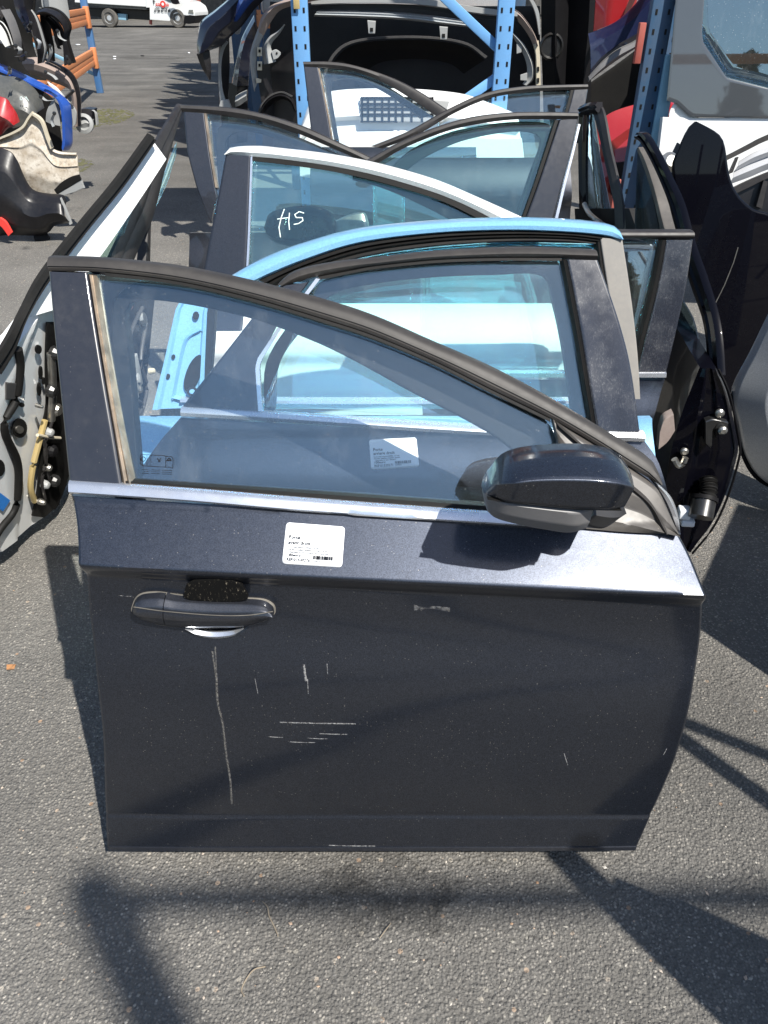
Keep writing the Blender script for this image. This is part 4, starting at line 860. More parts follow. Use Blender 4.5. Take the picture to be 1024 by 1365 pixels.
lathe('filler_cup', 'white_paint', o, P3(f, 912, 152, -.01), (0, -1, 0), [(.07, 0), (.07, .006), (.055, .008), (.045, .003), (.01, .003)], 24)
# car window behind black wing
f = FZ(1000, 230, 3.3, -10, 10)
o = thing('car_door', 'door window frame lined with silver foil at the right edge, below the white van panel', 'car door', f)
band('window_frame', 'weathered_trim', o, f, [(960, 212), (975, 205), (1000, 192), (1024, 180), (1120, 140)], [(962, 217), (977, 210), (1001, 198), (1024, 187), (1120, 150)], .02, None, .04, 24)
band('silver_foil', 'silver_foil', o, f, [(985, 215), (1005, 203), (1024, 196), (1100, 170)], [(972, 246), (1000, 236), (1024, 226), (1100, 200)], 0, [(0, 0), (.2, .02), (.45, -.01), (.7, .02), (1, 0)], .004, 20, 16)
band('pillar_post', 'matt_black_trim', o, f, [(982, 210), (985, 209)], [(972, 232), (977, 230)], .02, None, .03, 6, smooth=False)
band('belt_moulding', 'matt_black_trim', o, f, [(975, 252), (1000, 240), (1024, 230), (1100, 200)], [(978, 260), (1003, 248), (1024, 238), (1100, 208)], .02, None, .04, 20)
band('inner_panel', 'bumper_black', o, f, [(975, 256), (1024, 236), (1120, 200)], [(960, 420), (1024, 400), (1120, 380)], 0, None, .05, 10)
band('pillar_post', 'matt_black_trim', o, f, [(1008, 275), (1018, 240)], [(1016, 278), (1024, 242)], .03, None, .03, 6, smooth=False)

# ------------------------------------------------------------------ racks
def upright(o, a, b_, h, mat, w_=.085, braces=(), holes=True):
    """two perforated posts a, b_ on the ground (local coordinates of o) tied by braces (za, zb)"""
    for p in (a, b_):
        box('post', mat, o, (p[0], p[1], h / 2), (w_, .05, h), .003)
        box('foot_plate', mat, o, (p[0], p[1], .006), (.14, .13, .012), .002)
    if holes:
        vs = []; fs = []
        for p in (a, b_):
            for side in (-1, 1):
                z = .15
                while z < h - .05:
                    x = p[0] + side * w_ * .28; y = p[1] - .0252; k = len(vs)
                    for (dx, dz) in ((-.005, -.011), (.005, -.011), (.005, .011), (-.005, .011)):
                        vs += [(x + dx, y - .0012, z + dz), (x + dx, y + .002, z + dz)]
                    fs += [(k, k+2, k+4, k+6), (k, k+1, k+3, k+2), (k+2, k+3, k+5, k+4), (k+4, k+5, k+7, k+6), (k+6, k+7, k+1, k)]
                    z += .076
        q = mesh('slot', vs, fs, 'rubber', o); q['kind'] = 'stuff'
    for za, zb in braces:
        bar('brace', mat, o, (a[0], a[1] + .02, za), (b_[0], b_[1] + .02, zb), .02, .045, .003)
p1 = at_depth(403, 80, 4.5); p2 = at_depth(671, 60, 4.5)
zt = at_depth(500, -30, 4.5).z
o = thing('rack_upright', 'light blue rack upright pair with diagonal braces behind the car doors', 'rack', loc=(p1.x, 4.5, 0))
d = p2.x - p1.x
upright(o, (0, 0), (d, 0), 3.0, 'rack_blue', .080, [(at_depth(520, 0, 4.5).z + .55, at_depth(655, 70, 4.5).z), (at_depth(560, 146, 4.5).z - .5, at_depth(655, 100, 4.5).z), (.25, .95), (2.75, 2.05)])
box('rack_tag', 'amber_plastic', o, (-.01, -.04, at_depth(402, 2, 4.5).z), (.03, .006, .06), .001)
# second upright, right, darker blue; base row continues to the right
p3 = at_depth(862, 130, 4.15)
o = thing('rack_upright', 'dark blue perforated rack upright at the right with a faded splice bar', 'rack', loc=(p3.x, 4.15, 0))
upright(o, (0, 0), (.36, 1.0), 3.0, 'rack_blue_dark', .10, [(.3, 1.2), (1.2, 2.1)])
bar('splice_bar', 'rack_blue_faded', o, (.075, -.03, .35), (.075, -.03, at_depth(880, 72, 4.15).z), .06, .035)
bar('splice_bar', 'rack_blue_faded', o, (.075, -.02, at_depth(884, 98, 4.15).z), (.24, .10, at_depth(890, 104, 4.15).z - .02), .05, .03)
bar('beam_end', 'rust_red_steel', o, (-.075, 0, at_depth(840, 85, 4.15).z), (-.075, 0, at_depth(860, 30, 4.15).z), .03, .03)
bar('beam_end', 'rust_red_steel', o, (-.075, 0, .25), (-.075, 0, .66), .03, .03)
# unseen loaded shelf, added to shade the bumpers stored below it
o = thing('shade_shelf', 'unseen loaded shelf added above the blue uprights to shade the bumpers', 'shelf', loc=(0, 4.6, 0))
for x in (2.3,):
    for y in (0, 1.0): box('post', 'rack_blue_dark', o, (x, y + .05, 1.5), (.09, .08, 3.0), .004)
for z in (2.55,):
    for y in (0, 1.05): bar('beam', 'rack_orange', o, (-.75, y, z), (2.4, y, z), .05, .11)
    for k in range(18): box('plank', 'rack_orange', o, (-.66 + k * .172, .525, z + .067 + (k % 2) * .004), (.173, 1.12, .02), .003)
for k, (x, mt_) in enumerate([(-.2, 'bumper_black'), (.3, 'silver_paint'), (1.1, 'black_paint'), (1.9, 'white_paint')]):  # unseen load added with the shelf, to block the sun
    f = Fr((x, 5.1, 2.64), random.uniform(-10, 10), 10)
    q = thing('bumper', ['unseen black bumper cover added on the shading shelf, left end', 'unseen silver bumper cover added on the shading shelf', 'unseen gloss black bumper cover added on the shading shelf, middle', 'unseen white bumper cover added on the shading shelf, right end'][k], 'bumper', f)
    band('bumper_skin', mt_, q, f, [(-.42, 0), (-.45, .3), (-.3, .5)], [(.42, 0), (.45, .3), (.3, .5)], lambda u, v: .25 - .9 * u * u - .2 * (v - .2) ** 2, None, .01, 16, 16, px=False)
# further racks in the same row throw the long shadow down the yard
def far_rack(x, y, label):
    o = thing('pallet_rack', label, 'rack', loc=(x, y, 0))
    for dx in (0, 1.8):
        for dy in (0, 1.1): box('post', 'rack_blue_dark', o, (dx, dy, 1.9), (.1, .08, 3.8), .004)
        bar('brace', 'rack_blue_dark', o, (dx, 0, .4), (dx, 1.1, 1.5), .03, .04); bar('brace', 'rack_blue_dark', o, (dx, 1.1, 1.5), (dx, 0, 2.6), .03, .04); bar('brace', 'rack_blue_dark', o, (dx, 0, 2.6), (dx, 1.1, 3.6), .03, .04)
    for z in (1.2, 2.4, 3.5):
        for dy in (0, 1.1): bar('beam', 'rack_orange', o, (0, dy, z), (1.8, dy, z), .05, .11)
        for k in range(4):
            yy = .12 + k * .27; hgt = random.uniform(.75, .98)
            bx = box('stored_panel', random.choice(['bumper_black', 'black_paint', 'dark_blue_paint', 'silver_paint']), o, (random.uniform(.75, 1.05), yy, z + .06 + hgt / 2), (random.uniform(1.3, 1.75), .10, hgt), .03, Matrix.Rotation(random.uniform(-.15, .15), 3, 'Y'))
for k, (x, y) in enumerate([(-.75, 7.2), (-1.25, 8.6), (-1.6, 10.6), (-2.0, 12.8), (-2.45, 15.2), (-2.9, 17.5)]):
    far_rack(x, y, ['tall pallet rack directly behind the dark blue bumper', 'tall pallet rack second behind the blue bumper', 'tall pallet rack third behind the blue bumper', 'tall pallet rack fourth in the row toward the yard', 'tall pallet rack fifth in the row toward the yard', 'last tall pallet rack of the row toward the open yard'][k])
# left rack with orange beams
pl = ground_at(134, 124)
FRk = pl
bm1 = at_depth(128, 76, pl.y).z; bm2 = at_depth(122, 22, pl.y).z
o = thing('pallet_rack', 'empty blue pallet rack with weathered orange beams at the left of the yard', 'rack', loc=(pl.x, pl.y, 0))
box('post', 'rack_blue_deep', o, (0, 0, 1.35), (.10, .08, 2.7), .004)
box('post', 'rack_blue_deep', o, (-1.7, .4, 1.35), (.10, .08, 2.7), .004)
e1 = at_depth(80, 100, 11.2); e1 = pl.lerp(e1, 1.6)
for z, nm in ((bm1, 0), (bm2, 1)):
    dx, dy = (e1.x - pl.x), (11.2 - pl.y) * 1.6
    for k in range(3):
        bar('beam', 'rack_orange', o, (0, -.05, z - .075 + k * .075), (dx, dy, z - .075 + k * .075 - (.0 if nm else .02)), .05 - .012 * (k == 1), .074, .002)
    box('beam_bracket', 'rack_orange', o, (.03, -.06, z - .01), (.07, .10, .30), .004)
box('post', 'rack_blue_deep', o, (dx, dy, 1.35), (.10, .08, 2.7), .004)
bar('brace', 'rack_blue_faded', o, (0, .02, .25), (-1.7, .4, .95), .03, .05); bar('brace', 'rack_blue_deep', o, (0, .02, 1.1), (-1.7, .4, .7), .03, .05)

# ------------------------------------------------------------------ bumpers and panels on the rack behind
def part_thing(name, label, cat, px, py, Y, yaw=0, lean=0, group=None):
    f = FZ(px, py, Y, yaw, lean); return thing(name, label, cat, f, group), f
GB = 'bumpers stored on the blue rack behind the doors'
o, f = part_thing('bumper', 'dark blue bumper end jutting out left of the rack upright', 'bumper', 290, 60, 5.0, 0, 0, GB)
band('bumper_skin', 'dark_blue_paint', o, f, [(345, -60), (312, -14), (283, 12), (264, 27), (260, 42), (259, 58), (262, 73)], [(372, -20), (340, 10), (322, 34), (310, 45), (300, 55), (293, 62), (280, 67)], 0, [(0, -.1), (.15, .02), (.4, .06), (.7, .05), (1, -.05)], .008, 36, 16, sharp=60)
band('bumper_crown', 'royal_blue_paint', o, f, [(316, -40), (313, 0), (311, 28)], [(420, -40), (345, -6), (314, 29)], .09, [(0, -.05), (.4, .02), (1, -.05)], .008, 20, 8)
band('bumper_end', 'bumper_black', o, f, [(262, 72), (268, 88), (279, 107)], [(279, 66), (281, 85), (281, 106)], 0, [(0, 0), (.5, .02), (1, 0)], .01, 12)
o, f = part_thing('bumper', 'hanging black bumper cover with grey inner edge below the dark blue one', 'bumper', 290, 110, 5.15, 0, 0, GB)
band('bumper_skin', 'bumper_black', o, f, [(292, 58), (291, 100), (293, 150), (294, 200)], [(305, 40), (306, 90), (304, 140), (306, 200)], 0, [(0, 0), (.3, .03), (1, 0)], .01, 20, 6)
band('edge_strip', 'zinc_grey', o, f, [(300, 54), (294, 66), (291, 90), (292, 120), (294, 142)], [(304, 56), (298, 68), (295, 90), (297, 120), (303, 142)], .03, None, .02, 20)
band('bumper_foot', 'zinc_grey', o, f, [(292, 142), (295, 134), (304, 133)], [(298, 146), (302, 145), (308, 143)], .05, None, .03, 8)
o, f = part_thing('bumper', 'navy bumper cover leaning at the left inside the rack', 'bumper', 325, 80, 5.3, 0, 0, GB)
band('bumper_skin', 'dark_blue_paint', o, f, [(338, 20), (322, 50), (314, 80), (308, 113)], [(345, 40), (336, 60), (333, 85), (331, 114)], 0, [(0, -.02), (.4, .04), (1, 0)], .01, 20, 8)
band('bumper_skin_lower', 'bumper_black', o, f, [(304, 110), (303, 150), (305, 190)], [(331, 114), (330, 150), (330, 190)], -.02, [(0, 0), (.5, .03), (1, 0)], .01, 12, 6)
band('bracket', 'zinc_grey', o, f, [(313, 45), (315, 38), (321, 34)], [(316, 46), (319, 45), (321, 39)], .09, None, .02, 8)
band('side_bracket', 'zinc_grey', o, f, [(314, 128), (320, 124), (329, 120)], [(314, 142), (319, 141), (329, 134)], .03, [(0, 0), (.5, .02), (1, 0)], .02, 8)
# big bumper cover seen from inside: arches left and right
o, f = part_thing('bumper', 'large bumper cover seen from inside, felt-edged wheel arch, left of the first upright', 'bumper', 350, 60, 4.85, 0, 0, GB)
band('arch_felt', 'brown_felt', o, f, [(343, 38), (348, 22), (360, 8), (373, 2), (400, -8), (440, -14)], [(350, 48), (355, 38), (362, 26), (374, 13), (405, 4), (440, -2)], .02, [(0, -.03), (.4, .02), (1, -.03)], .03, 24, 8)
band('arch_flange', 'zinc_grey', o, f, [(343, 38), (337, 55), (332, 75), (334, 100), (338, 123)], [(350, 48), (345, 60), (341, 80), (341, 103), (342, 112)], .02, [(0, -.03), (.4, .01), (1, -.01)], .03, 20, 6)
for y in (63, 82):
    band('clip_strip', 'cream_clip', o, f, [(343, y), (349, y)], [(343, y + 12), (349, y + 12)], .03, None, .015, 3, smooth=False)
    band('clip_hole', 'rubber', o, f, [(344.6, y + 3), (347.4, y + 3)], [(344.6, y + 7), (347.4, y + 7)], .034, None, .008, 2, smooth=False)
band('clip_strip', 'cream_clip', o, f, [(341, 104), (348, 106)], [(342, 111), (348, 110)], .03, None, .015, 3, smooth=False)
band('inner_bracket', 'zinc_grey', o, f, [(379, 32), (372, 40), (360, 48), (353, 58), (350, 70), (352, 86)], [(380, 33), (372, 46), (364, 55), (361, 62), (363, 70), (368, 82)], -.02, [(0, 0), (.4, .03), (1, 0)], .012, 20, 6)
band('inner_bracket', 'zinc_grey', o, f, [(362, 68), (368, 66), (374, 70)], [(365, 80), (370, 78), (374, 73)], .0, None, .012, 8)
disc_px('bolt_hole', 'rubber', o, f, .003, (369, 71), 1.3, 1.5)
band('bumper_shell_void', 'bumper_black', o, f, [(342, 90), (346, 120), (350, 150), (350, 200)], [(395, 60), (398, 120), (398, 150), (398, 200)], -.1, [(0, 0), (.3, -.05), (1, 0)], .01, 12, 8)
o, f = part_thing('bumper', 'large upturned bumper cover seen from inside between the two blue uprights', 'bumper', 550, 40, 5.0, 0, 0, GB)
band('bumper_lip', 'zinc_grey', o, f, [(415, -2), (480, -4), (560, -2), (640, 10), (690, 16)], [(415, 6), (480, 4), (560, 6), (640, 18), (690, 22)], .04, None, .03, 30)
band('bumper_shelf', 'bumper_black', o, f, [(415, 7), (480, 5), (560, 7), (640, 19), (690, 23)], [(415, 13), (480, 11), (560, 13), (640, 25), (690, 28)], .0, None, .05, 30)
band('bumper_beam', 'silver_paint', o, f, [(424, 13), (480, 14), (540, 17), (600, 24), (640, 31)], [(418, 22), (480, 24), (540, 27), (600, 34), (640, 38)], .02, [(0, -.03), (.3, .0), (.5, -.01), (.7, .01), (1, -.02)], .03, 30)
for x, y in ((490, 27), (586, 35)):
    band('hanging_bracket', 'zinc_grey', o, f, [(x, y), (x + 11, y + 1)], [(x + 1.5, y + 18), (x + 10, y + 18)], .03, None, .012, 4, smooth=False)
    band('bracket_slot', 'rubber', o, f, [(x + 3.5, y + 10), (x + 7.5, y + 10)], [(x + 3.5, y + 15), (x + 7.5, y + 15)], .034, None, .006, 2, smooth=False)
band('bumper_shell_void', 'bumper_black', o, f, [(360, 2), (415, 4), (560, 6), (640, 8), (720, 8)], [(360, 190), (415, 190), (560, 190), (640, 190), (720, 190)], lambda u, v: -.75, None, .02, 20, 6)  # flat black sheet standing in for the shaded void between the uprights
band('arch_felt', 'brown_felt', o, f, [(680, 10), (693, 16), (704, 29), (714, 46), (719, 60)], [(684, 20), (690, 26), (700, 38), (709, 52), (713, 62)], .02, [(0, -.03), (.4, .02), (1, -.03)], .03, 24, 8)
band('arch_flange', 'cream_clip', o, f, [(718, 54), (720, 75), (721, 115)], [(712, 60), (715, 78), (715, 115)], .02, None, .03, 14)
for y in (89, 104): band('clip_hole', 'rubber', o, f, [(716.5, y), (719, y)], [(716.5, y + 6), (719, y + 6)], .026, None, .008, 2, smooth=False)
band('inner_bracket', 'zinc_grey', o, f, [(683, 43), (697, 57), (706, 72), (712, 90), (711, 106), (703, 114)], [(682, 47), (691, 60), (699, 75), (703, 90), (702, 104), (697, 112)], -.02, [(0, 0), (.4, .03), (1, 0)], .012, 24, 6)
band('inner_bracket', 'zinc_grey', o, f, [(689, 58), (696, 62)], [(689, 72), (695, 70)], .0, None, .012, 4, smooth=False)
band('inner_bracket', 'zinc_grey', o, f, [(694, 100), (703, 97)], [(694, 107), (703, 108)], .0, None, .012, 4, smooth=False)
band('top_bracket', 'zinc_grey', o, f, [(698, -10), (706, 0), (714, 18), (719, 46)], [(703, -10), (711, 0), (719, 18), (720, 46)], .06, None, .02, 14)
o, f = part_thing('wheel_arch_liner', 'dark round wheel arch liner leaning low behind the left blue upright', 'wheel arch liner', 370, 140, 4.95, 0, 0, GB)
band('liner_skin', 'bumper_black', o, f, [(340, 170), (345, 145), (358, 128), (375, 122), (390, 128), (398, 145)], [(352, 170), (356, 150), (364, 138), (375, 134), (385, 139), (390, 150)], 0, [(0, -.05), (.4, .03), (1, -.04)], .01, 24, 8)
band('liner_lip', 'dark_grey_plastic', o, f, [(340, 170), (345, 145), (358, 128), (375, 122), (390, 128)], [(341, 170), (346.5, 146), (359, 130), (375, 124), (389, 130)], .01, None, .02, 20)
o, f = part_thing('bumper', 'second upturned bumper deep inside the rack with dull grey rim', 'bumper', 560, 90, 5.3, 0, 0, GB)
band('bumper_rim', 'dark_grey_plastic', o, f, [(425, 160), (428, 110), (445, 70), (480, 52), (560, 48), (620, 56), (650, 75)], [(429, 160), (432, 111), (448, 73), (481, 55), (560, 51), (619, 59), (647, 78)], 0, None, .03, 40)
band('bumper_skin', 'black_plastic', o, f, [(432, 160), (434, 112), (450, 75), (482, 57), (560, 53), (618, 61), (646, 80)], [(470, 170), (472, 130), (486, 100), (510, 84), (560, 80), (600, 86), (620, 100)], -.03, [(0, 0), (.5, -.05), (1, -.08)], .01, 40, 8)
# white bumper with black grid behind the furthest door
o, f = part_thing('bumper', 'white bumper cover with a black plastic grille standing behind the furthest door', 'bumper', 520, 160, 4.25, 0, 12, GB)
WWb = lambda u, v: .10 - .22 * u * u
band('bumper_skin', 'white_paint', o, f, [(400, 165), (425, 124), (520, 116), (610, 122), (650, 134), (690, 150)], [(400, 235), (440, 240), (520, 240), (610, 240), (660, 236), (700, 220)], WWb, [(0, -.05), (.12, .0), (.3, .02), (.34, -.015), (.45, -.015), (.5, .02), (1, 0)], .01, 30, 24, sharp=50)
gq = band('grille_surround', 'zinc_grey', o, f, [(480, 130), (545, 130), (600, 134)], [(480, 163), (545, 163), (590, 164)], off(WWb, .022), None, .01, 10)
for x in (482, 490, 499, 509, 518, 527, 536, 548, 562, 576):
    band('grille_bar', 'black_plastic', gq, f, [(x, 129), (x + 2.2, 129)], [(x, 163), (x + 2.2, 163)], off(WWb, .030), None, .01, 2, smooth=False)
for y in (129, 137, 143, 151, 161):
    band('grille_bar', 'black_plastic', gq, f, [(481, y), (530, y), (578 if y < 155 else 530, y + .5)], [(481, y + 2), (530, y + 2), (578 if y < 155 else 530, y + 2.5)], off(WWb, .032), None, .01, 8, smooth=False)
# dark car bodies right of the second upright
o, f = part_thing('bumper', 'black bumper cover in deep shade right of the second upright', 'bumper', 750, 60, 5.2, 0, 0, GB)
band('bumper_skin', 'black_plastic', o, f, [(722, -30), (722, 50), (724, 120), (726, 190)], [(800, -30), (796, 40), (788, 110), (790, 190)], 0, [(0, 0), (.2, .08), (.5, -.04), (.8, .06), (1, 0)], .01, 24, 20)
lathe('lamp_recess', 'dark_steel', o, P3(f, 735, 62, .06), (0, -1, 0), [(.07, 0), (.06, .01), (.05, .0), (.02, -.01)], 20)
o, f = part_thing('bumper', 'red bumper cover hanging at the top right of the rack', 'bumper', 820, 20, 4.9, 0, 0, GB)
band('bumper_skin', 'red_paint', o, f, [(798, -30), (796, 0), (793, 42)], [(860, -30), (851, 0), (843, 17)], 0, [(0, -.03), (.3, .02), (.7, .03), (1, -.02)], .01, 16, 10)
o, f = part_thing('bumper', 'deep blue bumper cover with grey lower lip under the hanging red one', 'bumper', 830, 60, 4.75, 0, 0, GB)
band('bumper_skin', 'deep_blue_paint', o, f, [(786, 45), (800, 40), (825, 28), (850, 5), (862, -12), (880, -30)], [(786, 103), (800, 84), (822, 66), (846, 54), (862, 40), (880, 20)], 0, [(0, -.03), (.3, .02), (.8, .03), (1, .0)], .01, 20, 10)
band('bumper_lip', 'grey_plastic', o, f, [(785, 103), (800, 86), (822, 68), (846, 56), (862, 42), (872, 30)], [(785, 110), (803, 96), (825, 80), (850, 64), (866, 50), (874, 40)], .03, [(0, 0), (.5, .02), (1, -.02)], .02, 20)
band('bumper_inside', 'rubber', o, f, [(785, 112), (825, 84), (870, 50)], [(785, 160), (825, 160), (870, 160)], -.5, None, .01, 8)
o, f = part_thing('bumper', 'bright red bumper standing on the ground behind the slim black window frame', 'bumper', 850, 180, 4.55, 0, 4, GB)
band('bumper_skin', 'red_paint', o, f, [(798, 165), (820, 150), (850, 140), (880, 134), (902, 136), (906, 146)], [(800, 320), (830, 300), (850, 260), (880, 250), (895, 230), (902, 160)], 0, [(0, -.05), (.2, .03), (.3, .01), (.5, .05), (.8, .0), (1, -.05)], .01, 24, 20)
band('bumper_intake', 'bumper_black', o, f, [(815, 218), (840, 214), (870, 205)], [(815, 260), (840, 258), (870, 240)], .06, None, .02, 10)

# ------------------------------------------------------------------ left heap of bumpers
GL = 'bumpers and wings heaped at the left edge'
def lb(label, cat, nm, px, py, Y, yaw=0, lean=0):
    f = FZ(px, py, Y, yaw, lean); return thing(nm, label, cat, f, GL), f
ar = [(0, -.04), (.15, .03), (.45, .08), (.75, .05), (1, -.03)]
o, f = lb('matt black bumper corner lying at the front of the left heap', 'bumper', 'bumper', 40, 270, 5.45)
band('bumper_skin', 'bumper_black', o, f, [(-60, 190), (0, 201), (16, 214), (26, 236), (35, 252), (44, 258), (60, 261), (80, 263), (84, 272)], [(-60, 325), (-20, 322), (0, 316), (30, 316), (50, 316), (62, 312), (70, 303), (84, 300), (95, 299)], 0, [(0, -.06), (.2, .02), (.5, .06), (.8, .03), (1, -.04)], .012, 36, 14)
band('wheel_arch_lip', 'zinc_grey', o, f, [(80, 264), (84, 272), (90, 286), (95, 299)], [(83, 274), (86, 282), (89, 292), (93, 300)], .01, None, .03, 10)
band('reflector', 'red_ink', o, f, [(0, 290), (8, 296), (16, 310)], [(-4, 298), (3, 304), (11, 315)], .06, None, .02, 8)
tube('inner_strut', 'rubber', o, [P3(f, 55, 316, -.05), P3(f, 60, 324, -.2), P3(f, 40, 322, -.3)], .05, 10)
o, f = lb('pale unpainted bumper inside, beige and dusty, leaning on the left heap', 'bumper', 'bumper', 60, 210, 5.8)
band('bumper_skin', 'beige_liner', o, f, [(-10, 190), (0, 184), (16, 177), (29, 169), (36, 158), (42, 150), (50, 155), (57, 163), (63, 182), (69, 197), (82, 203), (102, 204)], [(-10, 215), (0, 216), (10, 222), (20, 236), (32, 254), (44, 262), (55, 264), (66, 266), (72, 266), (79, 262), (95, 256), (111, 251)], 0, [(0, 0), (.03, .02), (.08, -.005), (.3, .02), (.34, .028), (.38, .02), (.7, .035), (1, .0)], .012, 60, 30, sharp=60)
band('rolled_edge', 'cream_clip', o, f, [(-10, 189), (0, 183), (16, 176), (29, 168), (36, 157), (42, 149)], [(-10, 192), (0, 186), (17, 179), (31, 171), (38, 160), (44, 152)], .035, None, .03, 24)
band('rolled_edge', 'cream_clip', o, f, [(44, 151), (52, 156), (58, 164), (64, 182), (70, 197)], [(43, 154), (50, 159), (55, 166), (61, 184), (67, 199)], .035, None, .03, 24)
band('inner_duct', 'rubber', o, f, [(72, 253), (82, 243), (94, 236), (105, 233)], [(76, 259), (86, 253), (98, 246), (108, 240)], .06, None, .02, 14)
band('duct_lip', 'zinc_grey', o, f, [(76, 259), (86, 253), (98, 246), (107, 240), (110, 247)], [(79, 263), (90, 259), (100, 256), (111, 251), (112, 251)], .055, None, .03, 14)
o, f = lb('long bright blue bumper curving over the left heap', 'bumper', 'bumper', 40, 120, 6.4)
band('bumper_skin', 'royal_blue_paint', o, f, [(-20, 82), (0, 88), (29, 101), (59, 116), (76, 127), (88, 139), (91, 152), (92, 175), (92, 194), (88, 202)], [(-20, 91), (0, 97), (29, 109), (63, 124), (73, 129), (78, 140), (81, 155), (82, 175), (82, 192), (83, 196)], .02, [(0, -.05), (.2, .0), (.35, .03), (.7, .03), (1, -.03)], .03, 50, 8)
band('bumper_inside', 'zinc_grey', o, f, [(72, 130), (66, 140), (62, 150), (61, 162)], [(78, 140), (80, 150), (80, 160), (81, 168)], .0, [(0, 0), (.5, .03), (1, 0)], .01, 14, 6)
band('bumper_back', 'rubber', o, f, [(-20, 98), (29, 110), (60, 124), (74, 140), (82, 190)], [(-20, 150), (29, 165), (50, 180), (60, 195), (82, 202)], -.25, None, .02, 16)
o, f = lb('rounded dark grey bumper with chalk marks inside the left heap', 'bumper', 'bumper', 20, 125, 6.1)
band('bumper_skin', 'dome_grey', o, f, [(-40, 103), (0, 104), (15, 106), (34, 118), (46, 134), (50, 147)], [(-40, 200), (0, 190), (15, 185), (25, 180), (35, 172), (45, 168)], .0, [(0, -.12), (.15, .0), (.4, .06), (.8, .05), (1, 0)], .012, 24, 14)
for q in ([(27, 129), (30, 129), (30, 133), (27, 133), (27, 129)], [(33, 129), (36, 131), (33, 133)], [(35, 129), (38, 134)], [(31, 136), (34, 138), (33, 142)]):
    ribbon_px('chalk_mark', 'mark_paint', o, f, lambda u, v: .075, q, .8)
o, f = lb('red painted bumper edge showing at the left border', 'bumper', 'bumper', 8, 160, 5.95)
band('bumper_skin', 'red_paint', o, f, [(-40, 125), (0, 131), (10, 141), (18, 153), (22, 164)], [(-40, 190), (-10, 184), (0, 180), (8, 172), (20, 169)], .05, [(0, -.05), (.4, .04), (1, -.03)], .012, 16, 8)
o, f = lb('grey-brown felt lined wheel arch panel behind the blue bumper', 'wheel arch liner', 'wheel_arch_liner', 80, 110, 6.9)
band('liner_skin', 'brown_felt', o, f, [(30, 78), (45, 77), (60, 80), (76, 87), (92, 98), (100, 112), (104, 130), (105, 168)], [(40, 100), (50, 102), (60, 106), (70, 110), (85, 116), (93, 122), (95, 140), (96, 168)], .0, [(0, -.06), (.08, .02), (.3, .05), (.7, .03), (1, -.02)], .012, 40, 10)
band('liner_edge', 'bumper_black', o, f, [(60, 78), (76, 85), (93, 96), (102, 110), (106, 130), (107, 168)], [(60, 81), (76, 88), (91, 99), (99, 113), (103, 132), (104, 168)], .04, None, .03, 30)
o, f = lb('white trim strip standing between the blue bumper and the felt liner', 'trim strip', 'trim_strip', 85, 130, 6.65)
band('strip_skin', 'white_paint', o, f, [(63, 109), (76, 118), (84, 130), (89, 143)], [(66, 114), (76, 124), (82, 134), (88, 146)], .02, None, .02, 14)
band('strip_back', 'zinc_grey', o, f, [(80, 122), (90, 134), (101, 148), (101, 165)], [(80, 132), (88, 142), (96, 156), (97, 170)], 0, None, .02, 14)
o, f = lb('broken headlamp unit lying on the ground at the end of the left heap', 'headlamp', 'headlamp', 116, 160, 7.0)
band('lamp_housing', 'bumper_black', o, f, [(106, 146), (114, 145), (124, 146)], [(106, 172), (114, 174), (126, 166)], 0, [(0, 0), (.5, .06), (1, 0)], .12, 10, 6)
lathe('lamp_bowl', 'zinc_grey', o, P3(f, 113, 165, .06), (0, -1, .2), [(.075, 0), (.075, .02), (.05, .03), (.045, .0), (.01, -.01)], 20)
band('lamp_bracket', 'zinc_grey', o, f, [(107, 160), (115, 154), (123, 160)], [(108, 174), (115, 177), (122, 172)], .05, [(0, 0), (.4, .03), (1, 0)], .05, 10)
band('lamp_bracket', 'zinc_grey', o, f, [(122, 147), (126, 150), (128, 168)], [(124, 148), (128, 152), (130, 166)], .03, None, .04, 10)
